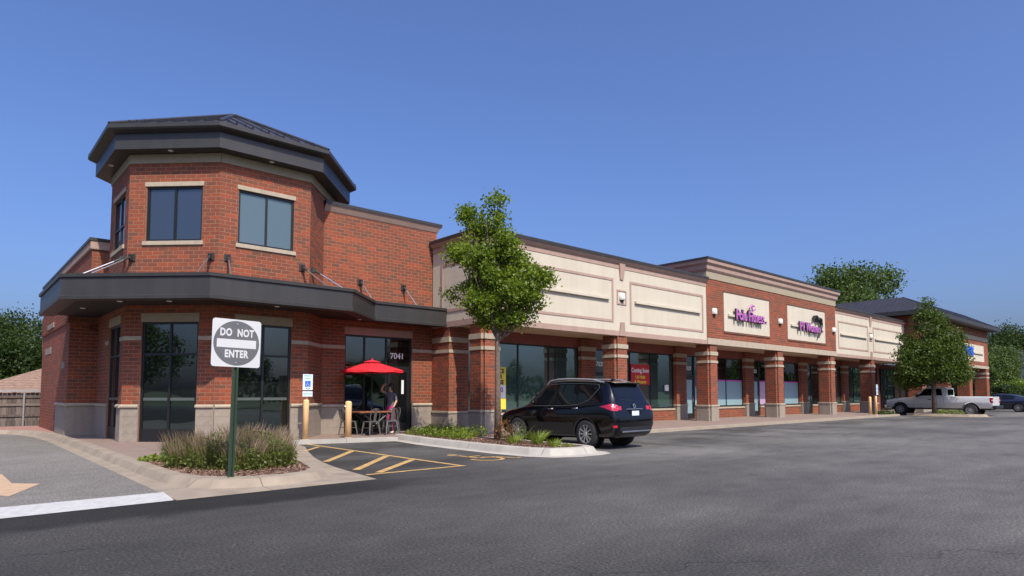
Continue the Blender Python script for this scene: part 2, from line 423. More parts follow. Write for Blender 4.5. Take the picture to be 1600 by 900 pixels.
LOC = {}          # object name -> its origin in its thing's own space (world for top-level)
def mesh_of(name, mb, material, smooth=False, bevel=0):
    me = bpy.data.meshes.new(name)
    me.from_pydata(mb.v, [], mb.f)
    if mb.t:
        at = me.attributes.new('tone', 'FLOAT', 'FACE')
        at.data.foreach_set('value', np.array(mb.t, dtype=np.float32))
    if bevel:
        bm = bmesh.new(); bm.from_mesh(me)
        bmesh.ops.recalc_face_normals(bm, faces=bm.faces)
        ed = [e for e in bm.edges if len(e.link_faces) == 2 and e.calc_face_angle(0) > 0.5]
        bmesh.ops.bevel(bm, geom=ed, offset=bevel, segments=2, affect='EDGES', profile=0.6)
        bm.to_mesh(me); bm.free()
    me.materials.append(M[material] if isinstance(material, str) else material)
    if smooth: me.polygons.foreach_set('use_smooth', [True] * len(me.polygons))
    me.update()
    return me

def obj(name, mb, material, parent=None, smooth=False, bevel=0, base=False):
    """one mesh object; vertices are in the thing's space; its origin is put at its middle (or base)"""
    a = np.array(mb.v, dtype=float)
    lo, hi = a.min(0), a.max(0); c = (lo + hi) / 2
    if base: c[2] = lo[2]
    mb.v = [tuple(p) for p in (a - c)]
    o = bpy.data.objects.new(name, mesh_of(name, mb, material, smooth, bevel))
    pc = LOC.get(parent.name, Vector((0, 0, 0))) if (parent is not None and parent.data is not None) else Vector((0, 0, 0))
    off = Vector(parent['world_base']) if (parent is not None and parent.data is None and 'world_base' in parent) else Vector((0, 0, 0))
    c = Vector(c)
    link(o, parent)
    LOC[o.name] = c if parent is None or parent.data is None else c
    o.location = c - pc - off
    if parent is not None and parent.data is not None:
        o.location = c - pc
    return o

def tag(o, label=None, cat=None, group=None, kind=None):
    if label: o['label'] = label
    if cat: o['category'] = cat
    if group: o['group'] = group
    if kind: o['kind'] = kind
    return o

def thing(name, label, cat, loc=(0, 0, 0), rz=0, group=None, world=False):
    """Empty at a thing's base. world=True: its parts are given in world coordinates"""
    o = bpy.data.objects.new(name, None); C.objects.link(o)
    o.empty_display_size = 0.2
    o.location = loc; o.rotation_euler = (0, 0, rz)
    if world: o['world_base'] = list(loc)
    return tag(o, label, cat, group)

def copy_tree(o, parent=None):
    c = o.copy(); C.objects.link(c)
    if parent is not None: c.parent = parent
    for ch in list(o.children): copy_tree(ch, c)
    return c

def struct(name, mb, material, **k):
    o = obj(name, mb, material, **k); o['kind'] = 'structure'; return o

FW = Vector((math.cos(YAW) * math.cos(PITCH), math.sin(YAW) * math.cos(PITCH), math.sin(PITCH)))
def px_width(pos, u, w, n):
    """how many photo pixels a piece of width w shows"""
    d = Vector(pos) - cam.location; z = d.dot(FW)
    if z < 1: return 0
    d.normalize()
    if d.dot(Vector(n)) > -0.02: return 0
    du = Vector(u) - d * Vector(u).dot(d)
    return w * du.length * FPX / z

def text_mb(body, size, extrude=0.004, bold=0.0, align='CENTER', spacing=1.0):
    cu = bpy.data.curves.new('t', 'FONT'); cu.body = body; cu.size = size; cu.extrude = extrude; cu.offset = bold
    cu.align_x = align; cu.align_y = 'CENTER'; cu.resolution_u = 3; cu.space_character = spacing
    o = bpy.data.objects.new('t', cu); C.objects.link(o)
    dg = bpy.context.evaluated_depsgraph_get()
    me = bpy.data.meshes.new_from_object(o.evaluated_get(dg))
    mb = MB(); mb.v = [tuple(v.co) for v in me.vertices]; mb.f = [tuple(p.vertices) for p in me.polygons]
    bpy.data.objects.remove(o); bpy.data.curves.remove(cu); bpy.data.meshes.remove(me)
    return mb

def text_on(F, u, z, d, body, size, extrude=0.004, bold=0.0, sx=1.0, spacing=1.0):
    mb = text_mb(body, size, extrude, bold, spacing=spacing)
    mb.v = [F.p(u + x * sx, d + w, z + y) for x, y, w in mb.v]
    return mb
# ================================================================== walls of brick
BL, BH, JT = 0.300, 0.110, 0.017        # brick module length, course height, joint
rng = random.Random(7)

def slab(mb, F, L, z0, z1, thick, holes=(), d=-0.004):
    """wall core with real openings; front face at depth d"""
    e_ = .006
    us = sorted({e_, L - e_, *[h[0] for h in holes], *[h[1] for h in holes]})
    zs = sorted({z0, z1, *[h[2] for h in holes], *[h[3] for h in holes]})
    us = [u for u in us if e_ <= u <= L - e_]; zs = [z for z in zs if z0 <= z <= z1]
    def solid(i, j):
        if i < 0 or j < 0 or i >= len(us) - 1 or j >= len(zs) - 1: return False
        u, z = (us[i] + us[i + 1]) / 2, (zs[j] + zs[j + 1]) / 2
        return not any(h[0] < u < h[1] and h[2] < z < h[3] for h in holes)
    for i in range(len(us) - 1):
        for j in range(len(zs) - 1):
            if not solid(i, j): continue
            a, b, c, e = us[i], us[i + 1], zs[j], zs[j + 1]
            v = [F.p(a, d, c), F.p(b, d, c), F.p(b, d, e), F.p(a, d, e), F.p(a, -thick, c), F.p(b, -thick, c), F.p(b, -thick, e), F.p(a, -thick, e)]
            f = [(0, 1, 2, 3), (5, 4, 7, 6)]
            if not solid(i - 1, j): f.append((4, 0, 3, 7))
            if not solid(i + 1, j): f.append((1, 5, 6, 2))
            if not solid(i, j - 1): f.append((4, 5, 1, 0))
            if not solid(i, j + 1): f.append((3, 2, 6, 7))
            mb.add(v, f)

def lay(out, F, L, z0, z1, holes=(), bl=BL, bh=BH, zref=None, ph=0.0):
    """running-bond pieces on a wall plane, cut round the openings"""
    zref = z0 if zref is None else zref
    k = math.floor((z0 - zref) / bh)
    while zref + k * bh < z1 - 0.02:
        a, b = max(z0, zref + k * bh), min(z1, zref + (k + 1) * bh)
        if b - a > 0.03:
            spans = [(0.0, L)]
            for h in holes:
                if h[2] < b - 0.03 and h[3] > a + 0.03:
                    ns = []
                    for s, e in spans:
                        if h[1] <= s or h[0] >= e: ns.append((s, e)); continue
                        if h[0] > s: ns.append((s, h[0]))
                        if h[1] < e: ns.append((h[1], e))
                    spans = ns
            off = (bl / 2 if k % 2 else 0) + ph
            for s, e in spans:
                u = off + bl * math.floor((s - off) / bl)
                while u < e - 0.02:
                    p, q = max(s, u), min(e, u + bl)
                    if q - p > 0.035: out.append((F, p + JT / 2, q - JT / 2, a + JT / 2, b - JT / 2))
                    u += bl
        k += 1

def brick_shape(mb, F, u0, u1, z0, z1, dj=0.0, tone=None):
    f, b = 0.0 + dj, -0.03; e = 0.003
    v = [F.p(u0 + e, f, z0 + e), F.p(u1 - e, f, z0 + e), F.p(u1 - e, f, z1 - e), F.p(u0 + e, f, z1 - e),
         F.p(u0, f - e, z0), F.p(u1, f - e, z0), F.p(u1, f - e, z1), F.p(u0, f - e, z1),
         F.p(u0, b, z0), F.p(u1, b, z0), F.p(u1, b, z1), F.p(u0, b, z1)]
    q = [(0, 1, 2, 3), (4, 5, 1, 0), (5, 6, 2, 1), (6, 7, 3, 2), (7, 4, 0, 3), (8, 9, 5, 4), (9, 10, 6, 5), (10, 11, 7, 6), (11, 8, 4, 7)]
    mb.add(v, q, tone)

UNIT = {}
def build_bricks(pieces, wall, min_px, cap, name='brick', material='brick', single='brick1', label_rest=None):
    """the largest pieces become objects of their own, the rest one mesh of real bricks"""
    sc = []
    for i, (F, u0, u1, z0, z1) in enumerate(pieces):
        w = px_width(F.p((u0 + u1) / 2, 0, (z0 + z1) / 2), (*F.u, 0), u1 - u0, (*F.n, 0))
        sc.append((w, i))
    big = {i for w, i in sorted(sc, reverse=True)[:cap] if w >= min_px}
    rest = MB()
    base = LOC[wall.name]
    for i, (F, u0, u1, z0, z1) in enumerate(pieces):
        if i in big:
            key = (round(u1 - u0, 3), round(z1 - z0, 3), single)
            if key not in UNIT:
                m = MB(); G = Frame((0, 0), (1, 0)); w, h = key[0] / 2, key[1] / 2
                brick_shape(m, G, -w, w, -h, h)
                UNIT[key] = mesh_of(name, m, single)
            o = bpy.data.objects.new(name, UNIT[key]); link(o, wall)
            o.location = Vector(F.p((u0 + u1) / 2, rng.uniform(-.001, .0015), (z0 + z1) / 2)) - base
            o.rotation_euler = (0, 0, math.atan2(F.u[1], F.u[0]))
        else:
            brick_shape(rest, F, u0, u1, z0, z1, rng.uniform(-.0012, .0018), rng.random())
    if rest.v:
        r = obj(name + '_field', rest, material, wall); r['kind'] = 'stuff'
    return len(big)

def window(parent, F, u0, u1, z0, z1, mull=(), trans=(), rec=0.05, glass='glass_dark', bar=0.06, name='window', solid_rows=(), depth=0.12, films=()):
    """frame of metal bars with a pane in each light"""
    mb = MB(); g = 0.002
    u0 += g; u1 -= g; z0 += g; z1 -= g
    d0, d1 = -rec - depth, -rec
    mb.fbox(F, u0, u0 + bar, z0, z1, d0, d1); mb.fbox(F, u1 - bar, u1, z0, z1, d0, d1)
    mb.fbox(F, u0 + bar, u1 - bar, z0, z0 + bar, d0, d1); mb.fbox(F, u0 + bar, u1 - bar, z1 - bar, z1, d0, d1)
    us = [u0 + bar / 2, *mull, u1 - bar / 2]; zs = [z0 + bar / 2, *trans, z1 - bar / 2]
    for m in mull: mb.fbox(F, m - bar / 2, m + bar / 2, z0 + bar, z1 - bar, d0, d1)
    for t in trans:
        for a, b in zip(us, us[1:]): mb.fbox(F, a + bar / 2, b - bar / 2, t - bar / 2, t + bar / 2, d0, d1 - 0.004)
    w = obj(name, mb, 'frame', parent)
    k = 0
    for a, b in zip(us, us[1:]):
        for c, e in zip(zs, zs[1:]):
            p = MB()
            tl = rng.uniform(-.004, .004); tv = rng.uniform(-.003, .003)
            q = [(a + bar / 2, c + bar / 2), (b - bar / 2, c + bar / 2), (b - bar / 2, e - bar / 2), (a + bar / 2, e - bar / 2)]
            dd = [-tl - tv, tl - tv, tl + tv, -tl + tv]
            v = [F.p(u, -rec - 0.035 + x, z) for (u, z), x in zip(q, dd)] + [F.p(u, -rec - 0.045 + x, z) for (u, z), x in zip(q, dd)]
            p.add(v, [(0, 1, 2, 3), (7, 6, 5, 4), (0, 4, 5, 1), (1, 5, 6, 2), (2, 6, 7, 3), (3, 7, 4, 0)])
            obj('pane', p, (glass[k % len(glass)] if isinstance(glass, (list, tuple)) else glass), w)
            k += 1
    for (a, b, c, e, m_) in films:
        p = MB(); p.fbox(F, a, b, c, e, -rec - 0.03, -rec - 0.026)
        obj('window_film', p, m_, w)
    return w

def fpart(name, parent, F, boxes, material, bevel=0.006):
    mb = MB()
    for b in boxes: mb.fbox(F, *b)
    return obj(name, mb, material, parent, bevel=bevel)

# ================================================================== ground
def sheet(name, poly, z, material):
    mb = MB(); mb.add([(x, y, z) for x, y in poly], [tuple(range(len(poly)))])
    return struct(name, mb, material)

g = MB(); g.add([(-900, -900, -0.25), (900, -900, -0.25), (900, 900, -0.25), (-900, 900, -0.25)], [(0, 1, 2, 3)])
struct('ground', g, 'grassland')
g = MB(); g.box((-60, -17, -0.2), (130, 46, 0.0))
struct('parking_lot', g, 'asphalt')
sheet('side_drive', [(-14, 10.45), (2.46, 10.45), (2.46, 21), (2.45, 24), (2.33, 26.6), (2.05, 28.3), (1.6, 29.3), (0.6, 29.9), (-14, 30.2)], 0.004, 'drive')
g = MB(); g.add([(-14, 9.25, .004), (0.56, 9.62, .008), (2.43, 9.68, .008), (2.47, 10.42, .03), (0.6, 10.40, .03), (-14, 10.1, .03)], [(0, 1, 2, 5), (5, 2, 3, 4)][:0] + [(0, 1, 4, 5), (1, 2, 3, 4)])
struct('drive_threshold', g, 'white_paint')

def arc(cx, cy, r, a0, a1, n=6):
    return [(cx + r * math.cos(R(a0 + (a1 - a0) * i / n)), cy + r * math.sin(R(a0 + (a1 - a0) * i / n))) for i in range(n + 1)]

def curb_rows(G, F_, T, zt=0.15):
    """gutter edge, foot of the curb face, top of the face, back of the curb"""
    def mix(a, b, t): return (a[0] * (1 - t) + b[0] * t, a[1] * (1 - t) + b[1] * t)
    rows = [[(x, y, .003) for x, y in G], [(*mix(f, g_, .02), .014) for f, g_ in zip(F_, G)],
            [(*mix(f, t, .16), zt * .62) for f, t in zip(F_, T)], [(*mix(f, t, .28), zt * .93) for f, t in zip(F_, T)],
            [(*mix(f, t, .42), zt) for f, t in zip(F_, T)], [(x, y, zt) for x, y in T], [(x, y, 0.03) for x, y in T]]
    return rows
# --- island with the ornamental grasses and the drive's curb
far = [(-14, 30.2), (0.6, 29.9), (1.6, 29.3), (2.05, 28.3), (2.33, 26.6), (2.45, 24)]
farF = [(-14, 30.46), (0.68, 30.15), (1.78, 29.5), (2.28, 28.4), (2.57, 26.65), (2.69, 24)]
farT = [(-14, 30.8), (0.78, 30.48), (2.02, 29.75), (2.57, 28.52), (2.87, 26.7), (2.99, 24)]
Gx = far + [(2.46, 21), (2.46, 16), (2.46, 12.6), (2.46, 11.2), (2.46, 10.43), (2.46, 9.68), (3.4, 9.70), (4.3, 9.73), (5.0, 9.75), (5.62, 9.78), (5.9, 11.9), (6.1, 12.85), (6.45, 14.1), (6.95, 15.5), (7.5, 16.95), (7.72, 18.0)]
Fx = farF + [(2.70, 21), (2.70, 16), (2.71, 12.6), (2.76, 11.5), (2.9, 10.8), (3.12, 10.42), (3.6, 10.17), (4.3, 10.1), (4.85, 10.28), (5.25, 10.75), (5.52, 11.9), (5.72, 12.85), (6.1, 14.2), (6.65, 15.6), (7.2, 17.0), (7.5, 18.0)]
Tx = farT + [(3.0, 21), (3.0, 16), (3.01, 12.6), (3.05, 11.7), (3.17, 11.15), (3.37, 10.83), (3.72, 10.58), (4.3, 10.5), (4.68, 10.63), (4.97, 11.0), (5.22, 11.9), (5.42, 12.85), (5.82, 14.2), (6.4, 15.6), (6.95, 17.0), (7.3, 18.0)]
mb = MB(); mb.grid(curb_rows(Gx, Fx, Tx, 0.14))
struct('curb', mb, 'concrete', smooth=False)
bed = Tx[9:20]
bed = [(3.0, 15.0)] + Tx[8:20] + [(6.2, 15.0)]
sheet('mulch_bed', bed, 0.125, 'mulch')

# --- planted island beside the parking bay
G2 = [(10.62, 17.9), (10.45, 17.0), (10.22, 15.6), (10.12, 13.8), (10.08, 12.0), (10.18, 10.95), (10.5, 10.3), (11.1, 10.02), (11.8, 10.0), (12.3, 10.12), (12.56, 10.5), (12.62, 11.3), (12.62, 15.0)]
F2 = [(10.86, 17.9), (10.72, 17.0), (10.5, 15.6), (10.4, 13.8), (10.36, 12.0), (10.44, 11.1), (10.68, 10.6), (11.2, 10.33), (11.75, 10.3), (12.12, 10.42), (12.31, 10.7), (12.36, 11.3), (12.36, 15.0)]
T2 = [(11.12, 17.9), (11.0, 17.0), (10.78, 15.6), (10.68, 13.8), (10.64, 12.0), (10.7, 11.25), (10.88, 10.88), (11.3, 10.66), (11.7, 10.63), (11.95, 10.7), (12.06, 10.95), (12.1, 11.3), (12.1, 15.0)]
mb = MB(); mb.grid(curb_rows(G2, F2, T2, 0.17))
struct('curb', mb, 'concrete2')
sheet('mulch_bed', T2 + [(12.85, 15.12), (12.85, 17.6), (13.6, 18.6), (13.0, 19.0), (11.12, 18.3)], 0.15, 'mulch')

# --- walks (0.12 m steps)
def block(name, poly, z0, z1, material, kind='structure'):
    mb = MB(); mb.prism(poly, z0, z1); o = obj(name, mb, material); o['kind'] = kind; return o
block('walk', [(2.985, 15.03), (6.25, 15.03), (6.9, 16.98), (7.28, 18.0), (7.45, 18.05), (10.55, 17.3), (11.1, 17.95), (11.1, 18.32), (12.95, 19.02), (12.95, 20.2), (3.6, 24.9), (2.985, 24.9)], -0.1, 0.12, 'walk')
block('walk_edge', [(7.45, 17.86), (10.55, 17.11), (10.55, 17.295), (7.45, 18.045)], -0.1, 0.124, 'concrete2')
block('back_walk', [(-14, 30.82), (0.78, 30.5), (2.04, 29.77), (2.59, 28.54), (2.89, 26.7), (2.98, 25.0), (2.98, 33), (-14, 33)], -0.1, 0.13, 'paver')
block('arcade_walk', [(12.87, 15.35), (16.6, 15.35), (17.4, 14.55), (46.7, 14.55), (47.3, 16.55), (84, 16.55), (84, 19.4), (13.7, 19.4), (13.62, 18.58), (12.87, 17.58)], -0.1, 0.115, 'walk')
block('arcade_curb', [(12.87, 15.10), (16.5, 15.10), (17.3, 14.30), (46.85, 14.30), (47.45, 16.3), (84, 16.3), (84, 16.545), (47.3, 16.545), (46.7, 14.545), (17.4, 14.545), (16.6, 15.345), (12.87, 15.345)], -0.1, 0.119, 'walk2')

# --- small island with the dense tree
G3 = [(47.9, 14.3), (47.6, 12.6), (47.7, 10.6), (48.3, 9.8), (49.2, 9.7), (49.9, 10.4), (50.1, 12.4), (50.1, 14.3)]
F3 = [(48.1, 14.3), (47.85, 12.6), (47.95, 10.8), (48.45, 10.1), (49.1, 10.0), (49.65, 10.6), (49.85, 12.4), (49.85, 14.3)]
T3 = [(48.35, 14.3), (48.1, 12.6), (48.2, 11.0), (48.6, 10.4), (49.0, 10.35), (49.4, 10.8), (49.6, 12.4), (49.6, 14.3)]
mb = MB(); mb.grid(curb_rows(G3, F3, T3, 0.15)); struct('curb', mb, 'concrete')
sheet('mulch_bed', T3, 0.14, 'mulch')

# --- painted markings, 4 mm sheets
def stripe(mb, a, b, w, z=0.006):
    a, b = Vector((*a, z)), Vector((*b, z)); d = (b - a).normalized(); n = Vector((-d.y, d.x, 0)) * (w / 2)
    mb.add([a - n, b - n, b + n, a + n], [(0, 1, 2, 3)])
for i, (a, b, w) in enumerate([((6.95, 15.7), (7.80, 16.72), .11), ((7.92, 10.45), (7.92, 17.75), .11), ((6.2, 12.95), (7.84, 14.9), .15), ((5.98, 11.2), (7.84, 13.2), .15),
                               ((6.1, 10.55), (7.84, 12.1), .15), ((5.75, 10.38), (7.98, 10.38), .11)]):
    mb = MB(); stripe(mb, a, b, w, 0.006 + (0.002 if i == 5 else 0)); struct('hatch_stripe', mb, 'yellow')
mb = MB()   # wheelchair symbol in the stall
cx, cy = 9.2, 11.35
ring = [(0.36 * math.cos(R(a)), 0.36 * math.sin(R(a))) for a in range(-200, 71, 15)]
for a, b in zip(ring, ring[1:]): stripe(mb, (cx + a[0], cy - .2 + a[1]), (cx + b[0], cy - .2 + b[1]), .10, .006)
for a, b in (((-.1, .75), (-.05, .05)), ((-.05, .05), (.42, .02)), ((.42, .02), (.62, -.5)), ((.62, -.5), (.8, -.45)), ((-.08, .42), (.3, .42))):
    stripe(mb, (cx + a[0], cy + a[1]), (cx + b[0], cy + b[1]), .10, .0075)
mb.add([(cx - .1 + .13 * math.cos(R(a)), cy + .98 + .13 * math.sin(R(a)), .006) for a in range(0, 360, 30)], [tuple(range(12))])
struct('wheelchair_marking', mb, 'yellow')
mb = MB()   # arrow on the drive
mb.add([(x, y, .008) for x, y in [(0.62, 14.9), (0.86, 14.9), (0.90, 13.25), (1.24, 12.9), (0.76, 11.6), (0.22, 12.9), (0.62, 13.25)]], [(0, 1, 2, 6), (2, 3, 4, 5, 6)])
struct('drive_arrow', mb, 'tan_paint')
for k in range(15):                                 # stall lines before the arcade
    x = 15.6 + 2.7 * k
    if 47 < x < 51: continue
    mb = MB(); stripe(mb, (x, 9.6), (x, 14.2), .10); struct('stall_line', mb, 'yellow_faint')

# ================================================================== corner building
VA, V0, VB = (3.739, 20.609), (5.629, 18.719), (8.303, 18.719)
S = 2.6735
VL = (3.739, 20.609 + S); SR, AR = 2.9, R(48.5)                                 # the face turning back to the long wall
VR = (8.303 + SR * math.cos(AR), 18.719 + SR * math.sin(AR))
VR2 = (VR[0] + S * math.cos(AR + R(45)), VR[1] + S * math.sin(AR + R(45)))
OC = (V0[0] + S / 2, V0[1] + S * 1.2071)            # tower axis
FA, FB, FL, FR = Frame(VA, (K, -K)), Frame(V0, (1, 0)), Frame(VL, (0, -1)), Frame(VB, (math.cos(AR), math.sin(AR)))
YW = 19.80
FWALL = Frame((9.259, YW), (1, 0)); WL = 13.83 - 9.259
cb = thing('corner_building', 'red brick corner building with octagonal tower, dark metal roof and canopy', 'building', (OC[0], OC[1], 0), world=True)

TOPW = (0.51, 2.16, 5.78, 7.36); LOWW = (0.51, 2.16, 0.12, 3.48)
core = MB()
for F in (FL, FA, FB): slab(core, F, S, 0, 8.30, 0.28, [TOPW, LOWW])
slab(core, FR, 1.443, 0, 8.30, 0.28)
FLX = Frame((VL[0], 24.75), (0, -1)); slab(core, FLX, 24.75 - VL[1], 0, 4.6, 0.28)
F5 = Frame(VR, (VR2[0] - VR[0], VR2[1] - VR[1])); slab(core, Frame((FR.p(1.443, 0, 0)[0], FR.p(1.443, 0, 0)[1]), FR.u), SR - 1.443, 6, 8.30, 0.28)
slab(core, F5, S, 6, 8.30, 0.28)
F8 = Frame((VL[0] + K * S, VL[1] + K * S), (-K, -K)); slab(core, F8, S, 4, 8.30, 0.28)
tower = obj('tower_wall', core, 'mortar', cb)
pcs = []
for F in (FL, FA, FB):
    hl = [(TOPW[0], TOPW[1], 5.66, 7.49), (LOWW[0], LOWW[1], 0, 3.73)]
    lay(pcs, F, S, 1.16, 2.96, hl, zref=1.16); lay(pcs, F, S, 3.08, 8.03, hl, zref=3.08)
lay(pcs, FLX, 24.75 - VL[1], 1.16, 4.5, zref=1.16); lay(pcs, FR, 1.443, 1.16, 2.96, zref=1.16, ph=.07); lay(pcs, FR, 1.443, 3.08, 8.03, zref=3.08, ph=.07)
nb = build_bricks(pcs, tower, 10, 300)

# stone base blocks, sill, band
def stone_base(parent, F, spans, z_top, zb=0.12, sill=0.10, proud=0.03, bl=0.40, bh=0.235, blocks=True):
    for a, b in spans:
        mb = MB(); mb.fbox(F, a, b, zb - .02, z_top - sill, -0.2, proud - 0.005)
        base = obj('stone_base', mb, 'mortar' if False else 'block', parent)
        out = []; lay(out, F, b - a, zb, z_top - sill, (), bl, (z_top - sill - zb) / max(1, round((z_top - sill - zb) / bh)), zb)
        for (F_, u0, u1, z0, z1) in out:
            q = MB(); e = .004
            q.fbox(F, a + u0 - .006, a + u1 + .006, z0 - .006, z1 + .006, proud - .03, proud + rng.uniform(-.001, .001))
            if blocks: obj('stone_block', q, 'block', base)
        mb = MB()
        prof = [(-.1, 0), (proud + .02, 0), (proud + .045, .02), (proud + .05, .05), (proud + .04, .08), (proud + .01, sill), (-.1, sill)]
        e0, e1 = (a - .02 if a > 0.01 else a), b
        v = [F.p(u, d, z_top - sill + h) for u in (a - .0, b) for d, h in prof]; n = len(prof)
        mb.add(v, [tuple(range(n))[::-1], tuple(range(n, 2 * n))] + [(i, (i + 1) % n, n + (i + 1) % n, n + i) for i in range(n)])
        obj('stone_sill', mb, 'stone', base)
for F in (FL, FA, FB): stone_base(cb, F, [(0.0, .51), (2.16, S)], 1.16)
stone_base(cb, FR, [(0.0, 1.443)], 1.16); stone_base(cb, FLX, [(0.0, 24.75 - VL[1])], 1.16)
for F in (FL, FA, FB):
    for a, b in ((0, .51), (2.16, S)): fpart('stone_band', cb, F, [(a, b, 2.962, 3.078, -.05, .018)], 'stone')
fpart('stone_band', cb, FR, [(0, 1.443, 2.962, 3.078, -.05, .018)], 'stone')
for F in (FL, FA, FB):
    fpart('stone_lintel', cb, F, [(.49, 2.18, 3.482, 3.728, -.1, .012)], 'frieze')
    fpart('stone_lintel', cb, F, [(.47, 2.20, 7.362, 7.488, -.1, .02)], 'stone')
    fpart('stone_sill', cb, F, [(.45, 2.22, 5.662, 5.778, -.12, .045)], 'stone')
    fpart('frieze', cb, F, [(0, S, 8.032, 8.295, -.05, .03)], 'frieze')
fpart('frieze', cb, FR, [(0, SR, 8.032, 8.295, -.05, .03)], 'frieze')
for F, gl in ((FL, 'glass_up'), (FA, 'glass_up'), (FB, 'glass_up2')):
    window(cb, F, *TOPW, mull=(1.335,), trans=((6.45,) if F is FL else ()), glass=gl)
    w = window(cb, F, LOWW[0], LOWW[1], .12, LOWW[3], mull=(1.335,), trans=(2.57,), name='storefront_window')
    mb = MB(); mb.fbox(F, .58, 1.30, .14, .48, -.10, -.055); mb.fbox(F, 1.37, 2.09, .14, .48, -.10, -.055); obj('kick_plate', mb, 'frame', w)
    for a, b in ((.60, 1.29), (1.38, 2.07)):
        mb = MB(); mb.fbox(F, a, b, 1.27, 1.35, -.08, -.045); obj('push_bar', mb, 'bar', w)

# tower roof -------------------------------------------------------
def octo(ap, z):
    P8 = [Vector(q) for q in (VL, VA, V0, VB, VR, VR2, (VB[0] - .05, VL[1] + K * S), (VL[0] + K * S, VL[1] + K * S))]
    out = []; d = ap - AP
    for i in range(8):
        a, b = (P8[i] - P8[i - 1]).normalized(), (P8[(i + 1) % 8] - P8[i]).normalized()
        n1, n2 = Vector((a.y, -a.x)), Vector((b.y, -b.x)); m = (n1 + n2).normalized(); m = m / m.dot(n1)
        out.append((P8[i].x + m.x * d, P8[i].y + m.y * d, z))
    return out
AP = S * 1.2071
mb = MB()
lo, hi = octo(AP + .43, 8.30), octo(AP + .43, 8.73)
mb.grid([lo + lo[:1], hi + hi[:1]]); a = octo(AP - .2, 8.30); mb.grid([a + a[:1], lo + lo[:1]])
fas = obj('fascia_box', mb, 'bronze', cb)
mb = MB(); a, b, c, d_ = octo(AP + .40, 8.732), octo(AP + .60, 8.80), octo(AP + .64, 8.84), octo(AP + .64, 8.955)
e = octo(AP + .60, 8.965); mb.grid([q + q[:1] for q in (a, b, c, d_, e)])
obj('eave_gutter', mb, 'bronze', cb)
APX = (OC[0], OC[1], 10.86)
mb = MB(); e = octo(AP + .605, 8.96)
for i in range(8): mb.add([e[i], e[(i + 1) % 8], APX], [(0, 1, 2)])
roof = obj('roof', mb, 'roof', cb)
for i in range(8):
    a, b = Vector(e[i]), Vector(e[(i + 1) % 8]); ap = Vector(APX)
    mid = (a + b) / 2; up = (ap - mid); ud = (b - a).normalized(); L_ = (b - a).length
    nrm = ud.cross(up).normalized()
    hip = MB(); q = (ap - a).normalized()
    hip.tube([a + Vector((0, 0, .015)), ap + Vector((0, 0, .02))], .055, 6); obj('hip_cap', hip, 'roof', roof)
    n_s = 7
    for k in range(1, n_s):
        t = k / n_s; p0 = a + (b - a) * t
        run = min(t, 1 - t) * 2; p1 = p0 + up * run
        m = MB(); h = nrm * .032; w = ud * .011
        m.add([p0 - w, p0 + w, p1 + w, p1 - w, p0 - w + h, p0 + w + h, p1 + w + h, p1 - w + h], [(4, 5, 6, 7), (0, 1, 5, 4), (1, 2, 6, 5), (3, 0, 4, 7)])
        obj('roof_seam', m, 'roof', roof)
        for s_ in (-1, 1):                          # snow guards
            m = MB(); c0 = p0 + ud * (.11 * s_) + up.normalized() * .42 + nrm * .01
            m.cyl(c0, c0 + nrm * .07, .03, .022, 6); obj('snow_guard', m, 'roof', roof)
m = MB(); m.lathe([(.0, 10.93), (.09, 10.9), (.12, 10.8)], 8, c=(OC[0], OC[1], 0)); obj('finial_cap', m, 'roof', roof)
for F in (FL, FA, FB):                              # soffit lights
    m = MB(); c0 = F.p(S / 2, .26, 8.287); m.cyl(c0, (c0[0], c0[1], 8.31), .07, n=12); obj('soffit_light', m, 'paper', fas)

# wall to the right of the tower ------------------------------------
DOOR = (10.09 - 9.259, 12.77 - 9.259, 0.12, 3.48)
core = MB(); slab(core, FWALL, WL, 0, 7.60, 0.28, [DOOR])
FWR = Frame((13.83, YW), (0, 1)); slab(core, FWR, 6, 6.0, 7.60, .28)
wall = obj('brick_wall', core, 'mortar', cb)
pcs = []
hl = [(DOOR[0], DOOR[1], 0, 3.73)]
lay(pcs, FWALL, WL, 1.11, 2.97, hl, zref=1.11); lay(pcs, FWALL, WL, 3.09, 7.57, hl, zref=3.09)
lay(pcs, FWR, 6, 6.6, 7.57, zref=3.09)
build_bricks(pcs, wall, 10, 300)
stone_base(cb, FWALL, [(0, DOOR[0]), (DOOR[1], 13.63 - 9.259)], 1.11)
for a, b in ((0, DOOR[0]), (DOOR[1], 13.63 - 9.259)): fpart('stone_band', cb, FWALL, [(a, b, 2.972, 3.088, -.05, .018)], 'stone')
fpart('stone_lintel', cb, FWALL, [(DOOR[0] - .02, DOOR[1] + .02, 3.482, 3.728, -.1, .012)], 'pink')
def cornice(name, parent, path, prof, material):
    """profile (outward, z) swept along a plan path; outward is right of the path"""
    n = len(path); rows = []
    for i in range(n):
        p = Vector(path[i]); d0 = (Vector(path[i]) - Vector(path[i - 1])).normalized() if i else None
        d1 = (Vector(path[i + 1]) - Vector(path[i])).normalized() if i < n - 1 else None
        ns = [Vector((d.y, -d.x)) for d in (d0, d1) if d is not None]
        m = sum(ns, Vector((0, 0))).normalized(); m = m / m.dot(ns[0])
        rows.append([(p.x + m.x * o, p.y + m.y * o, z) for o, z in prof])
    mb = MB(); mb.grid(rows)
    mb.add(rows[0], [tuple(range(len(prof)))]); mb.add(rows[-1], [tuple(range(len(prof)))[::-1]])
    return obj(name, mb, material, parent)
pth = [(9.259, YW), (13.83, YW), (13.83, YW + 6)]
cornice('cornice', cb, pth, [(-.2, 7.572), (.01, 7.572), (.03, 7.60), (.10, 7.74), (.13, 7.78), (.13, 7.80), (-.2, 7.80)], 'pink')
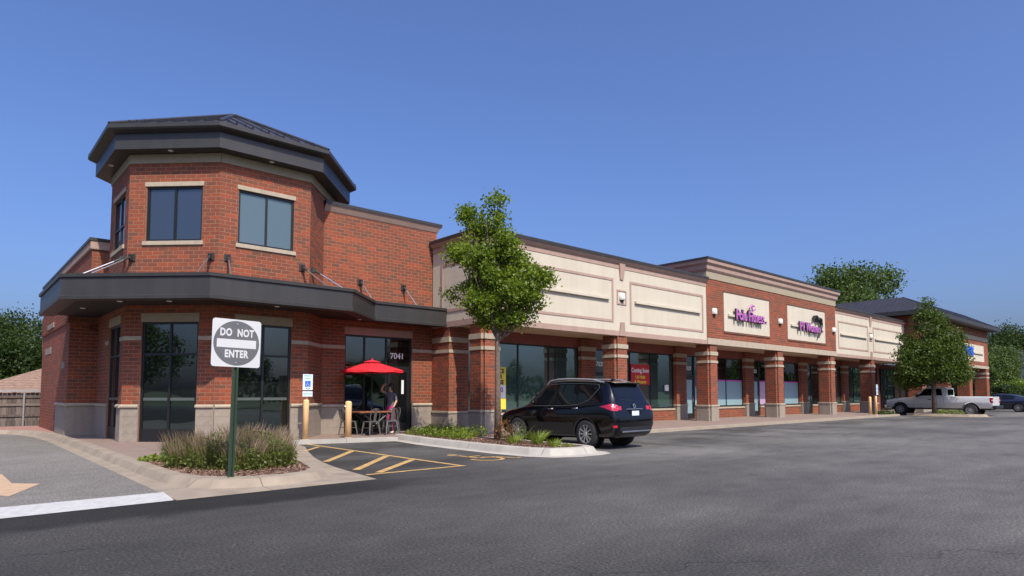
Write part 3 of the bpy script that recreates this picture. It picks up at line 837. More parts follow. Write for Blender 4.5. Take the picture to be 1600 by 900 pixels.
cornice('parapet_cap', cb, pth, [(-.3, 7.802), (.15, 7.802), (.15, 7.90), (.12, 7.915), (-.3, 7.93)], 'bronze')
o9 = 9.259
w = window(cb, FWALL, DOOR[0], DOOR[1], .12, 3.48, mull=(10.86 - o9, 11.72 - o9), trans=(), name='storefront_window', bar=.06)
mb = MB(); mb.fbox(FWALL, 11.75 - o9, 12.70 - o9, 2.36, 2.44, -.12, -.045); obj('transom_bar', mb, 'frame', w)
d_ = MB()
for b in ((11.78, 11.90, .14, 2.35), (12.58, 12.68, .14, 2.35), (11.90, 12.58, .14, .42), (11.90, 12.58, 2.22, 2.35)): d_.fbox(FWALL, b[0] - o9, b[1] - o9, b[2], b[3], -.08, -.035)
dr = obj('door', d_, 'frame', w)
mb = MB(); mb.fbox(FWALL, 11.90 - o9, 12.58 - o9, .42, 2.22, -.062, -.056); obj('pane', mb, 'glass_dark', dr)
mb = MB(); mb.tube([FWALL.p(11.93 - o9, -.04, 1.0), FWALL.p(11.93 - o9, .01, 1.02), FWALL.p(11.93 - o9, .01, 1.38), FWALL.p(11.93 - o9, -.04, 1.4)], .012, 6); obj('handle', mb, 'steel', dr)
mb = MB(); mb.fbox(FWALL, 12.36 - o9, 12.46 - o9, 1.45, 1.95, -.054, -.052); obj('notice', mb, 'paper', dr)
mb = text_on(FWALL, 12.17 - o9, 2.80, -.052, '7041', .29, .002, .006)
tag(obj('address_number', mb, 'paper', w), 'white number 7041 above the shop door')

# side walls at the left -------------------------------------------
FS2 = Frame((3.48, 38.0), (0, -1)); FS1 = Frame((2.95, 32.0), (0, -1)); FF2 = Frame((3.48, 24.7), (1, 0)); FF1 = Frame((2.95, 24.7), (1, 0))
core = MB()
slab(core, FS2, 13.3, 3.5, 6.5, .28); slab(core, FF2, 2.2, 3.5, 6.5, .28)
slab(core, FS1, 7.3, 0, 4.5, .28); slab(core, FF1, 0.85, 0, 4.5, .28)
core.box((2.97, 31.7, 0), (9, 31.98, 4.4)); core.box((3.0, 24.75, 4.35), (3.9, 31.9, 4.48))
side = obj('side_wall', core, 'mortar', cb)
pcs = []
lay(pcs, FS2, 13.3, 4.45, 6.22, zref=1.16); lay(pcs, FF2, 1.2, 4.45, 6.5, zref=1.16)
lay(pcs, FS1, 7.3, 0.12, 3.74, [(7.3 - 2.3, 7.3, 0, 1.16)], zref=0.06); lay(pcs, FF1, .80, 1.16, 3.74, zref=0.06)
FS1c, FF1c = Frame((2.90, 32.0), (0, -1)), Frame((2.90, 24.65), (1, 0))
lay(pcs, FS1c, 7.35, 3.74, 4.5, zref=0.06); lay(pcs, FF1c, .83, 3.74, 4.5, zref=0.06)
build_bricks(pcs, side, 10, 300)
mb = MB(); mb.box((2.91, 24.66, 3.742), (3.74, 31.98, 4.49)); obj('corbel', mb, 'mortar', side)
stone_base(cb, FS1, [(7.3 - 2.3, 7.3)], 1.16); stone_base(cb, FF1, [(0, .80)], 1.16)
cornice('cornice', cb, [(3.48, 38), (3.48, 24.7), (5.6, 24.7)], [(-.2, 6.224), (.05, 6.224), (.06, 6.26), (.06, 6.5), (-.2, 6.5)], 'pink')
cornice('parapet_cap', cb, [(3.48, 38), (3.48, 24.7), (5.6, 24.7)], [(-.3, 6.502), (.09, 6.502), (.09, 6.60), (-.3, 6.62)], 'bronze')
fpart('stone_accent', cb, FS1, [(7.3 - 1.45, 7.3 - 0.75, 2.30, 2.52, -.05, .012)], 'block')
fpart('stone_accent', cb, FS1, [(1.1, 2.9, 2.95, 3.2, -.05, .012)], 'block')
fpart('stone_accent', cb, FS1, [(7.3 - 5.2, 7.3 - 3.4, 3.86, 4.04, -.02, .072)], 'block')

# canopy -----------------------------------------------------------
D = 1.58
CP = [(VA[0] - D, 24.62), (VA[0] - D, VA[1] - .41421 * D), (V0[0] - .41421 * D, V0[1] - D), (VB[0] + .41421 * D, VB[1] - D), (10.65, 18.83), (13.60, 18.83)]
cornice('canopy', cb, CP, [(-.35, 3.90), (.03, 3.90), (.035, 3.985), (.015, 4.0), (0, 4.0), (0, 4.46), (-.012, 4.462), (-.012, 4.474), (.045, 4.476), (.05, 4.565), (-.3, 4.57)], 'bronze')
poly = [(x, y) for x, y in CP]; ins = [(13.60, 19.95), (9.0, 19.95), (8.2, 18.9), (5.7, 18.9), (3.92, 20.7), (3.92, 24.62)]
pin = [(CP[0][0] + .05, 24.62), (CP[1][0] + .05, CP[1][1] + .02), (CP[2][0] + .02, CP[2][1] + .05), (CP[3][0] - .02, CP[3][1] + .05), (10.63, 18.88), (13.6, 18.88)]
cano = MB(); cano.prism(pin + ins, 3.955, 3.99); sof = obj('canopy_soffit', cano, 'soffit_shaded', cb)
cano = MB(); cano.prism(pin + ins, 4.50, 4.54); obj('canopy_deck', cano, 'bronze', cb)
for F, u, d in ((FA, .4, .8), (FA, 1.75, .75), (FB, 1.4, .75), (FL, 1.2, .8), (FWALL, 1.1, .5), (FWALL, 3.5, .5)):
    m = MB(); c0 = F.p(u, d, 3.94); m.cyl(c0, (c0[0], c0[1], 3.96), .07, n=14); obj('soffit_light', m, 'paper', sof)
def rod(F, u, lean=0.0, out=1.28):
    m = MB(); m.fbox(F, u - .09, u + .09, 5.21, 5.42, .002, .03)
    for s_ in (-.03, .03): m.fbox(F, u + s_ - .008, u + s_ + .008, 5.24, 5.38, .03, .14)
    pl = obj('wall_plate', m, 'bronze', cb)
    a, b = Vector(F.p(u, .10, 5.31)), Vector(F.p(u + lean, out, 4.57))
    m = MB(); m.cyl(a, b, .022, n=8); r_ = obj('tie_rod', m, 'steel', pl)
    m = MB(); m.cyl(a, a + (b - a) * .16, .034, n=8); obj('clevis', m, 'bronze', pl)
for F, u, le in ((FA, .16, -.35), (FA, 2.47, .3), (FB, .24, -.3), (FB, 2.44, .3), (FR, .2, -.1), (FL, 2.45, .3)): rod(F, u, le)
rod(FWALL, 10.61 - o9, 0.05, .85); rod(FWALL, 12.35 - o9, .05, .85)

# ================================================================== arcade building
YF, YR = 16.81, 18.90
ab = thing('arcade_building', 'long shopping arcade with cream stucco panels, brick columns and a taller brick centre', 'building', (28.0, 18.5, 0), world=True)
CX = [13.68, 20.83, 28.0, 35.12, 42.35, 49.4]
CW = .82
def column(x0):
    x1, y0, y1, n = x0 + CW, YF, YF + CW, .10
    mb = MB()
    def plus(m, z0, z1, e):
        m.prism([(x0 + n - e, y0 - e), (x1 - n + e, y0 - e), (x1 - n + e, y0 + n - e), (x1 + e, y0 + n - e), (x1 + e, y1 - n + e), (x1 - n + e, y1 - n + e), (x1 - n + e, y1 + e), (x0 + n - e, y1 + e),
                 (x0 + n - e, y1 - n + e), (x0 - e, y1 - n + e), (x0 - e, y0 + n - e), (x0 + n - e, y0 + n - e)], z0, z1)
    plus(mb, .1, 3.90, -.004)
    col = obj('column', mb, 'mortar', ab)
    pcs = []
    fr = [(Frame((x0 + n, y0), (1, 0)), CW - 2 * n), (Frame((x0, y1 - n), (0, -1)), CW - 2 * n), (Frame((x1, y0 + n), (0, 1)), CW - 2 * n),
          (Frame((x0 + n, y0 + n), (0, -1)), n), (Frame((x0, y0 + n), (1, 0)), n), (Frame((x1 - n, y0 + n), (1, 0)), n), (Frame((x1 - n, y0), (0, 1)), n)]
    for F, L_ in fr:
        for a, b in ((.91, 2.96), (3.09, 3.34), (3.53, 3.89)): lay(pcs, F, L_, a, b, bl=BL if L_ > .2 else .2, zref=.91, ph=.01)
    build_bricks(pcs, col, 10, 60)
    for nm, a, b, e, m_ in (('stone_base', .1, .825, .03, 'block'), ('stone_sill', .825, .905, .06, 'stone'), ('stone_band', 2.965, 3.085, .028, 'stone'), ('stone_band', 3.345, 3.525, .035, 'stone')):
        mb = MB(); plus(mb, a, b, e); obj(nm, mb, m_, col, bevel=.012 if nm == 'stone_sill' else .005)
    return col
for x in CX: column(x)

def stucco_front(x0, x1, bays, ret=False):
    F = Frame((x0, YF), (1, 0)); L_ = x1 - x0
    mb = MB(); mb.box((x0, YF, 3.885), (x1, YF + .30, 7.0))
    if ret: mb.box((x0, YF + .30, 3.885), (x0 + .3, 19.75, 7.0))
    fr = obj('stucco_front', mb, 'cream', ab)
    path = ([(x0, 19.75)] if ret else []) + [(x0, YF), (x1, YF)]
    cornice('pink_frieze', ab, path, [(-.05, 6.72), (.02, 6.72), (.02, 6.9), (-.05, 6.9)], 'pink')
    cornice('cornice', ab, path, [(-.05, 6.902), (.03, 6.902), (.07, 6.93), (.13, 7.0), (.16, 7.05), (-.05, 7.05)], 'pink')
    cornice('parapet_cap', ab, path, [(-.32, 7.052), (.18, 7.052), (.19, 7.16), (.16, 7.19), (-.32, 7.21)], 'bronze')
    cornice('lower_pink_band', ab, path, [(-.05, 3.88), (.02, 3.88), (.025, 4.085), (-.05, 4.085)], 'pink')
    for a, b in bays:
        panel(F, a - x0, b - x0, fr)
    return F, fr
def panel(F, a, b, fr, z0=4.43, z1=6.26, w=.10):
    mb = MB()
    mb.fbox(F, a, b, z0, z0 + w, -.02, .022); mb.fbox(F, a, b, z1 - w, z1, -.02, .022)
    mb.fbox(F, a, a + w, z0 + w, z1 - w, -.02, .0222); mb.fbox(F, b - w, b, z0 + w, z1 - w, -.02, .0222)
    pf = obj('panel_frame', mb, 'pink', fr)
    mb = MB(); mb.fbox(F, a + .32, b - .32, 5.33, 5.44, -.02, .11); obj('sign_raceway', mb, 'cream', pf, bevel=.006)
F1, fr1 = stucco_front(13.63, 27.80, [(14.35, 20.66), (21.76, 27.50)], True)
FRET = Frame((13.63, 19.75), (0, -1))
mb = MB(); z0, z1, w_ = 4.43, 6.26, .10; a, b = .55, 2.55
mb.fbox(FRET, a, b, z0, z0 + w_, -.02, .022); mb.fbox(FRET, a, b, z1 - w_, z1, -.02, .022); mb.fbox(FRET, a, a + w_, z0 + w_, z1 - w_, -.02, .0222); mb.fbox(FRET, b - w_, b, z0 + w_, z1 - w_, -.02, .0222)
obj('panel_frame', mb, 'pink', fr1)
F3_, fr3 = stucco_front(43.32, 56.8, [(43.75, 49.0), (50.0, 56.3)])
def keystone(F, u, fr):
    for nm, zz, w0, w1 in (('keystone', (6.26, 7.02), .10, .20), ('keystone', (3.88, 4.45), .20, .10)):
        mb = MB(); (za, zb) = zz
        v = [F.p(u - w0, .0, za), F.p(u + w0, 0, za), F.p(u + w1, 0, zb), F.p(u - w1, 0, zb), F.p(u - w0, .05, za), F.p(u + w0, .05, za), F.p(u + w1, .09, zb), F.p(u - w1, .09, zb)]
        mb.add(v, [(4, 5, 6, 7), (0, 1, 5, 4), (1, 2, 6, 5), (2, 3, 7, 6), (3, 0, 4, 7)]); obj(nm, mb, 'pink', fr)
    mb = MB()
    for q in ((-.31, .31, 5.20, 5.26), (-.31, .31, 5.76, 5.82), (-.31, -.25, 5.26, 5.76), (.25, .31, 5.26, 5.76)): mb.fbox(F, u + q[0], u + q[1], q[2], q[3], -.02, .03)
    obj('lamp_surround', mb, 'pink', fr)
keystone(F1, 21.2 - 13.63, fr1); keystone(F3_, 49.5 - 43.32, fr3)

# taller brick centre
FC = Frame((27.80, YF - .03), (1, 0)); LC = 43.32 - 27.80
P1, P2 = (29.4 - 27.8, 34.22 - 27.8, 4.62, 6.62), (36.45 - 27.8, 41.65 - 27.8, 4.62, 6.62)
core = MB(); slab(core, FC, LC, 4.0, 7.6, .34)
FCL = Frame((27.80, YF + 3.5), (0, -1)); core.box((27.812, YF + .32, 6.8), (28.1, YF + 3.5, 7.6))
cen = obj('brick_front', core, 'mortar', ab)
pcs = []
lay(pcs, FC, LC, 4.19, 7.14, [P1, P2], zref=4.19)
build_bricks(pcs, cen, 10, 300)
fpart('stone_band', ab, FC, [(0, LC, 3.882, 4.188, -.3, .03)], 'stone')
pth = [(27.80, YF + 3.5), (27.80, YF - .03), (43.32, YF - .03), (43.32, YF + 3.5)]
cornice('stone_band', ab, pth, [(-.1, 7.142), (.03, 7.142), (.03, 7.50), (-.1, 7.50)], 'frieze')
cornice('cornice', ab, pth, [(-.1, 7.502), (.05, 7.502), (.12, 7.60), (.14, 7.78), (.16, 7.80), (.24, 7.88), (.26, 8.05), (-.1, 8.05)], 'pink')
cornice('parapet_cap', ab, pth, [(-.2, 8.052), (.29, 8.052), (.29, 8.15), (-.2, 8.18)], 'bronze')
for Pn in (P1, P2):
    mb = MB(); mb.fbox(FC, Pn[0] + .004, Pn[1] - .004, Pn[2] + .004, Pn[3] - .004, -.06, .006)
    sp = obj('sign_panel', mb, 'cream', ab)
    mb = MB(); mb.fbox(FC, Pn[0] + .35, Pn[1] - .35, 5.40, 5.52, -.02, .11); obj('sign_raceway', mb, 'cream', sp, bevel=.006)
    mb = MB(); mb.fbox(FC, Pn[0] - .06, Pn[1] + .06, Pn[2] - .10, Pn[2], -.02, .035); mb.fbox(FC, Pn[0] - .06, Pn[1] + .06, Pn[3], Pn[3] + .07, -.02, .03); obj('panel_frame', mb, M['brick'], sp)

# ceiling, rear wall, shopfronts
mb = MB(); mb.box((13.95, YF + .31, 3.92), (57, YR + .3, 4.0)); obj('arcade_ceiling', mb, 'soffit', ab)
mb = MB(); mb.box((13.64, YR + .2, 0), (57.0, YR + .5, 3.9)); 
mb.box((13.7, YR + .5, 3.9), (57, 34, 6.6)); obj('inner_wall', mb, 'header', ab)
FREAR = Frame((13.6, YR), (1, 0)); X0 = 13.6
mb = MB(); mb.fbox(FREAR, .95, 43.4, 3.482, 3.915, -.18, -.02); obj('header_beam', mb, 'header', ab)
def pil(x0, x1, proud=.14, first=False):
    F = Frame((x0, YR - proud), (1, 0)); L_ = x1 - x0; Fl = Frame((x0, YR + .2), (0, -1)); Fr = Frame((x1, YR - proud), (0, 1))
    mb = MB(); mb.box((x0 + .004, YR - proud + .004, .1), (x1 - .004, YR + .2, 3.88))
    p_ = obj('pilaster', mb, 'mortar', ab)
    pcs = []
    for F_, L2 in ((F, L_), (Fl, .2 + proud), (Fr, .2 + proud)):
        for a, b in ((.91, 2.96), (3.09, 3.34), (3.53, 3.87)): lay(pcs, F_, L2, a, b, zref=.91)
    build_bricks(pcs, p_, 10, 60)
    for nm, a, b, e, m_ in (('stone_base', .1, .825, .02, 'block'), ('stone_sill', .825, .905, .05, 'stone'), ('stone_band', 2.965, 3.085, .02, 'stone'), ('stone_band', 3.345, 3.525, .025, 'stone')):
        mb = MB(); mb.box((x0 - e, YR - proud - e, a), (x1 + e, YR + .2, b)); obj(nm, mb, m_, p_, bevel=.01 if nm == 'stone_sill' else .004)
for a, b in ((20.86, 21.78), (28.1, 29.0), (35.2, 36.15), (42.6, 43.5), (49.6, 50.5)): pil(a, b)
def knee(x0, x1):
    F = Frame((x0, YR), (1, 0)); mb = MB(); mb.fbox(F, 0, x1 - x0, .1, .62, -.2, -.004)
    k = obj('knee_wall', mb, 'mortar', ab); pcs = []
    lay(pcs, F, x1 - x0, .12, .62, zref=.12, bh=.1); build_bricks(pcs, k, 10, 60)
    mb = MB(); mb.fbox(F, -.02, x1 - x0 + .02, .622, .715, -.2, .04); obj('window_ledge', mb, 'stone', k, bevel=.006)
def bay(x0, x1, mull, films=(), glass='glass_shop'):
    knee(x0, x1)
    return window(ab, FREAR, x0 - X0, x1 - X0, .72, 3.48, mull=[m - X0 for m in mull], trans=(), glass=glass, name='shop_window', rec=.06, films=[(a - X0, b - X0, c, d, m_) for a, b, c, d, m_ in films])
def shop_door(x0, number, w=.86, film=None):
    d_ = MB(); a = x0 - X0; b = a + w
    for q in ((a, a + .07, .12, 2.36), (b - .07, b, .12, 2.36), (a + .07, b - .07, .12, .40), (a + .07, b - .07, 2.26, 2.36)): d_.fbox(FREAR, *q, -.13, -.07)
    d_.fbox(FREAR, a - .05, a - .003, .12, 3.48, -.15, -.06); d_.fbox(FREAR, b + .003, b + .05, .12, 3.48, -.15, -.06); d_.fbox(FREAR, a, b, 2.38, 2.44, -.15, -.06); d_.fbox(FREAR, a, b, 3.42, 3.48, -.15, -.06)
    dr = obj('shop_door', d_, 'frame', ab)
    mb = MB(); mb.fbox(FREAR, a + .07, b - .07, .40, 2.26, -.105, -.095); obj('pane', mb, 'glass_shop', dr)
    mb = MB(); mb.fbox(FREAR, a, b, 2.44, 3.42, -.105, -.095); obj('pane', mb, 'glass_dark', dr)
    mb = MB(); mb.tube([FREAR.p(b - .1, -.07, 1.0), FREAR.p(b - .1, -.02, 1.02), FREAR.p(b - .1, -.02, 1.3), FREAR.p(b - .1, -.07, 1.32)], .012, 6); obj('handle', mb, 'steel', dr)
    if film:
        mb = MB(); mb.fbox(FREAR, a + .08, b - .08, .42, 2.2, -.094, -.091); obj('window_film', mb, film, dr)
    if number:
        mb = text_on(FREAR, (a + b) / 2 + .02, 2.80, -.094, number, .28, .002, .006)
        tag(obj('address_number', mb, 'paper', dr), 'white number %s above a shop door' % number)
# pier where the arcade meets the corner building
core = MB(); core.box((13.644, 18.704, .1), (14.53, 19.2, 3.885)); core.box((13.644, 19.2, .1), (13.9, 19.79, 3.885))
pier = obj('brick_pier', core, 'mortar', ab)
pcs = []
Fp1, Fp2 = Frame((13.64, 19.79), (0, -1)), Frame((13.64, 18.70), (1, 0))
for a, b in ((.83, 2.94), (3.07, 3.33), (3.53, 3.88)):
    lay(pcs, Fp1, 1.09, a, b, zref=.83); lay(pcs, Fp2, .90, a, b, zref=.83)
build_bricks(pcs, pier, 10, 160)
for nm, a, b, e, m_ in (('stone_base', .1, .745, .025, 'block'), ('stone_sill', .745, .825, .055, 'stone'), ('stone_band', 2.945, 3.065, .025, 'stone'), ('stone_band', 3.335, 3.525, .03, 'stone')):
    mb = MB(); mb.prism([(13.64 - e, 18.70 - e), (14.54 + e, 18.70 - e), (14.54 + e, 19.0), (13.8, 19.0), (13.8, 19.76), (13.64 - e, 19.76)], a, b); obj(nm, mb, m_, pier, bevel=.01 if nm == 'stone_sill' else .004)

bay(14.56, 20.84, (15.6, 17.26, 19.01))
shop_door(21.9, '7035'); bay(22.88, 24.42, ()) ; bay(24.47, 28.08, (26.13,))
shop_door(29.06, '7029', film='film_blue'); bay(30.02, 32.2, (), [(30.1, 32.1, .80, 2.16, 'film_blue'), (30.1, 32.1, 2.16, 2.24, 'film_line')])
bay(32.3, 35.18, (33.3,), [(32.38, 33.26, .80, 2.16, 'film_blue'), (33.34, 35.1, .80, 2.16, 'film_blue'), (32.38, 33.26, 2.16, 2.24, 'film_line'), (33.34, 35.1, 2.16, 2.24, 'film_line')], 'glass_dark')
shop_door(36.22, '7023', film='film_blue'); bay(37.15, 40.3, (38.7,), [(37.25, 38.66, .80, 2.16, 'film_pink'), (37.25, 38.66, 2.16, 2.24, 'film_line'), (38.74, 40.2, .8, 2.16, 'film_pink')], 'glass_dark')
bay(40.4, 42.58, (), [(40.5, 42.5, .80, 2.16, 'film_blue'), (40.5, 42.5, 2.16, 2.24, 'film_line')], 'glass_dark')
shop_door(43.6, '7017'); bay(44.55, 47.0, (45.8,), glass='glass_dark'); bay(47.05, 49.55, (48.3,))
bay(50.6, 53.6, (52.0,)); bay(53.65, 56.9, (55.2,))

# ================================================================== end building with the hipped roof
eb = thing('end_building', 'far brick shop building with dark hipped metal roof and lone corner columns', 'building', (68, 20, 0), world=True)
YE = 15.75; XE0, XE1 = 56.95, 78.2
FE = Frame((XE0, YE), (1, 0)); LE = XE1 - XE0; FEL = Frame((XE0, 24), (0, -1))
core = MB(); slab(core, FE, LE, 3.88, 7.6, .4); slab(core, FEL, 24 - YE, 3.88, 7.6, .3)
core.box((XE1 - .3, YE + .3, 3.88), (XE1 - .012, 24, 7.6))
ew = obj('brick_wall', core, 'mortar', eb)
pcs = []; ps = [(10.6, 19.6, 4.55, 6.1), (1.5, 8.5, 4.55, 6.1)]
lay(pcs, FE, LE, 4.15, 6.55, ps, zref=4.15); lay(pcs, FE, LE, 6.95, 7.6, zref=6.95); lay(pcs, FEL, 24 - YE, 4.15, 7.6, zref=4.15)
build_bricks(pcs, ew, 10, 300)
fpart('stone_band', eb, FE, [(0, LE, 3.882, 4.148, -.3, .03)], 'stone'); fpart('stone_band', eb, FE, [(0, LE, 6.552, 6.948, -.2, .03)], 'frieze')
for q in ps:
    mb = MB(); mb.fbox(FE, q[0], q[1], q[2], q[3], -.05, .006); sp = obj('sign_panel', mb, 'cream', eb)
    mb = MB(); mb.fbox(FE, q[0] + .5, q[1] - .5, 5.25, 5.4, -.01, .12); obj('sign_raceway', mb, 'cream', sp)
for x in (57.0, 63.9, 70.8, 77.2):
    mb = MB(); mb.box((x + .004, YE + .004, 0), (x + .996, YE + .996, 3.88)); c_ = obj('column', mb, 'mortar', eb); pcs = []
    for F, L_ in ((Frame((x, YE), (1, 0)), 1.0), (Frame((x, YE + 1), (0, -1)), 1.0)):
        for a, b in ((.91, 2.96), (3.09, 3.34), (3.53, 3.87)): lay(pcs, F, L_, a, b, zref=.91)
    build_bricks(pcs, c_, 10, 60)
    for nm, a, b, e, m_ in (('stone_base', 0, .825, .02, 'block'), ('stone_sill', .825, .905, .05, 'stone'), ('stone_band', 2.965, 3.085, .02, 'stone'), ('stone_band', 3.345, 3.525, .025, 'stone')):
        mb = MB(); mb.box((x - e, YE - e, a), (x + 1 + e, YE + 1 + e, b)); obj(nm, mb, m_, c_)
mb = MB(); mb.box((57, YE + 3.2, 0), (73.0, YE + 3.4, 3.88)); mb.box((72.8, YE + 3.4, 0), (73.0, 24, 3.88)); obj('inner_wall', mb, 'header', eb)
FER = Frame((57.2, YE + 3.2), (1, 0))
for k in range(5): window(eb, FER, .3 + 3.1 * k, 3.2 + 3.1 * k, .15, 3.5, mull=(1.75 + 3.1 * k,), glass='film_blue' if k > 2 else 'glass_shop', rec=-.12, name='shop_window')
e0 = [(XE0 - .95, YE - .95), (XE1 + .95, YE - .95), (XE1 + .95, 25), (XE0 - .95, 25)]; A_ = 2.5
mb = MB(); n = [(x, y, 7.62) for x, y in e0]; n2 = [(x, y, 7.95) for x, y in e0]; mb.grid([n + n[:1], n2 + n2[:1]]); mb.add(n, [(0, 1, 2, 3)]); obj('eave', mb, 'bronze', eb)
mb = MB(); lo = [(x, y, 7.952) for x, y in e0]
hi = [(XE0 - .95 + A_, YE - .95 + A_, 9.35), (XE1 + .95 - A_, YE - .95 + A_, 9.35), (XE1 + .95 - A_, 25 - A_, 9.35), (XE0 - .95 + A_, 25 - A_, 9.35)]
mb.grid([lo + lo[:1], hi + hi[:1]]); mb.add(hi, [(0, 1, 2, 3)]); er = obj('roof', mb, 'roof', eb)
for i in range(1, 56):
    x = XE0 - .95 + i * .42
    if x > XE1 + .95: break
    run = min(A_, x - (XE0 - .95), XE1 + .95 - x)
    m = MB(); m.tube([(x, YE - .95, 7.97), (x, YE - .95 + run, 7.97 + run * 1.4 / A_)], .025, 4); obj('roof_seam', m, 'roof', er)
for i in range(1, 24):
    y = YE - .95 + i * .42; run = min(A_, y - (YE - .95), 25 - y)
    if run <= 0: break
    m = MB(); m.tube([(XE0 - .95, y, 7.97), (XE0 - .95 + run, y, 7.97 + run * 1.4 / A_)], .025, 4); obj('roof_seam', m, 'roof', er)
# ================================================================== shop signs and lamps on the fronts
t = thing('shop_sign', 'pink and black script sign Pole Fitness on the left cream panel of the brick front', 'sign', (31.9, YF - .17, 5.0), world=True)
FS_ = Frame((31.75, YF - .14), (1, 0))
mb = text_on(FS_, 0, 5.50, .03, 'Pole Fitness', .80, .03, .035, sx=.78); obj('letter_backing', mb, 'black', t)
mb = text_on(FS_, .0, 5.50, .10, 'Pole Fitness', .80, .03, .002, sx=.78); obj('lettering', mb, 'magenta', t)
mb = MB()
for a, b in (((-.1, 5.95), (.12, 6.15)), ((.12, 6.15), (.4, 6.1)), ((.12, 6.15), (.2, 5.85)), ((.2, 5.85), (.5, 5.95))): mb.tube([FS_.p(a[0], .1, a[1]), FS_.p(b[0], .1, b[1])], .045, 6)
obj('emblem', mb, 'magenta', t)
t = thing('shop_sign', 'pink and black script sign PT Women on the right cream panel of the brick front', 'sign', (39.0, YF - .17, 5.0), world=True)
FS_ = Frame((39.0, YF - .14), (1, 0))
mb = text_on(FS_, 0, 5.42, .03, 'PT Women', .74, .03, .035, sx=.80); obj('letter_backing', mb, 'black', t)
mb = text_on(FS_, 0, 5.42, .10, 'PT Women', .74, .03, .002, sx=.80); obj('lettering', mb, 'magenta', t)
mb = MB(); mb.tube([FS_.p(.6, .05, 5.9), FS_.p(.75, .05, 6.15), FS_.p(1.0, .05, 6.18), FS_.p(1.15, .05, 5.95), FS_.p(1.3, .05, 6.1), FS_.p(1.6, .05, 6.05), FS_.p(1.72, .05, 5.7), FS_.p(1.5, .05, 5.2), FS_.p(1.3, .05, 4.9)], [.03, .11, .13, .12, .12, .13, .1, .08, .03], 8); obj('emblem', mb, 'black', t)
t = thing('shop_sign', 'blue block letters on the cream panel of the far hip roofed building', 'sign', (71.0, YE - .1, 5.0), world=True)
FS_ = Frame((70.2, YE - .13), (1, 0))
mb = text_on(FS_, 0, 5.35, .05, 'BRAND', 1.15, .05, .03); 
mb = text_on(FS_, 0, 5.35, .05, 'BEANS', 1.05, .05, .05); obj('lettering', mb, 'blue', t)
mb = text_on(FS_, 0, 5.35, .0, 'BEANS', 1.05, .03, .09); obj('letter_backing', mb, 'paleblue', t)

def wall_lamp(x, y, z, label):
    t = thing('wall_lamp', label, 'lamp', (x, y, z), 0, 'wall lamps along the shop fronts')
    mb = MB(); prof = [(.0, .17), (.11, .17), (.15, .12), (.16, -.10), (.14, -.13)]
    v = []; n = 9
    for r_, h in prof:
        for i in range(n): a = R(180 + 180 * i / (n - 1)); v.append((r_ * math.cos(a), r_ * math.sin(a) * 1.1, h))
    f = [(k * n + i, k * n + i + 1, (k + 1) * n + i + 1, (k + 1) * n + i) for k in range(len(prof) - 1) for i in range(n - 1)]
    mb.add(v, f); obj('housing', mb, 'lamp', t, smooth=True)
    mb = MB(); mb.add([(.13 * math.cos(R(180 + 20 * i)), .13 * math.sin(R(180 + 20 * i)), -.12) for i in range(10)] + [(0, 0, -.2), (0, -.06, -.22)], [tuple(range(10)), (0, 1, 2, 11), (2, 3, 4, 11), (4, 5, 6, 11), (6, 7, 8, 11), (8, 9, 10, 11)]); obj('lens', mb, 'black', t)
    return t
wall_lamp(21.2, YF - .005, 5.52, 'white half round wall lamp in the pink square frame between the two near cream panels')
wall_lamp(28.42, YF - .04, 5.52, 'white half round wall lamp at the left end of the brick centre')
wall_lamp(35.45, YF - .04, 5.55, 'white half round wall lamp between the two pink shop signs')
wall_lamp(42.9, YF - .04, 5.55, 'white half round wall lamp at the right end of the brick centre')
wall_lamp(49.5, YF - .005, 5.52, 'white half round wall lamp in the pink frame between the far cream panels')

# posters behind the glass
t = thing('window_banner', 'red Coming Soon banner in the shop window beside the black car', 'banner', (25.25, YR + .02, 1.9), world=True)
FP = Frame((25.27, YR + .028), (1, 0))
mb = MB(); mb.fbox(FP, -.74, .74, 1.90, 2.88, -.003, 0); obj('banner_sheet', mb, 'red_sign', t)
obj('lettering', text_on(FP, 0, 2.58, .002, 'Coming Soon', .30, .001, .008, sx=.84), 'paper', t)
obj('lettering', text_on(FP, 0, 2.26, .002, 'LA Nails', .22, .001, .004), 'yellow_sign', t)
obj('lettering', text_on(FP, 0, 2.03, .002, '& Massage', .22, .001, .004), 'yellow_sign', t)
t = thing('lease_poster', 'yellow and white Space For Lease poster in the window right of the young tree', 'poster', (16.2, YR, .9), world=True)
FP = Frame((16.15, YR + .02), (1, 0))
mb = MB(); mb.fbox(FP, -.42, .42, .85, 2.50, -.003, 0); obj('poster_sheet', mb, 'yellow_sign', t)
mb = MB(); mb.fbox(FP, -.40, .40, 1.28, 1.80, 0, .002); obj('poster_band', mb, 'paper', t)
for s_, z_ in (('SPACE', 2.34), ('FOR', 2.12), ('LEASE', 1.90)): obj('lettering', text_on(FP, 0, z_, .002, s_, .24, .001, .010), 'black', t)
obj('lettering', text_on(FP, 0, 1.60, .004, '4200', .27, .001, .008), 'purple', t)
obj('lettering', text_on(FP, 0, 1.38, .004, 'SQ FT', .13, .001, .002), 'black', t)
for x, z, w, h, la in ((27.45, 1.75, .34, .3, 'small white notice taped in the shop window right of the Coming Soon banner'), (30.3, 2.0, .5, .32, None)):
    if la:
        mb = MB(); mb.fbox(Frame((x, YR + .03), (1, 0)), -w / 2, w / 2, z - h / 2, z + h / 2, -.003, 0); tag(obj('window_notice', mb, 'paper'), la, 'notice')
mb = MB(); mb.fbox(Frame((30.35, YR + .03), (1, 0)), -.2, .25, 1.85, 2.2, -.003, 0); tag(obj('window_notice', mb, 'magenta'), 'magenta notice in the window right of the 7029 door', 'notice')

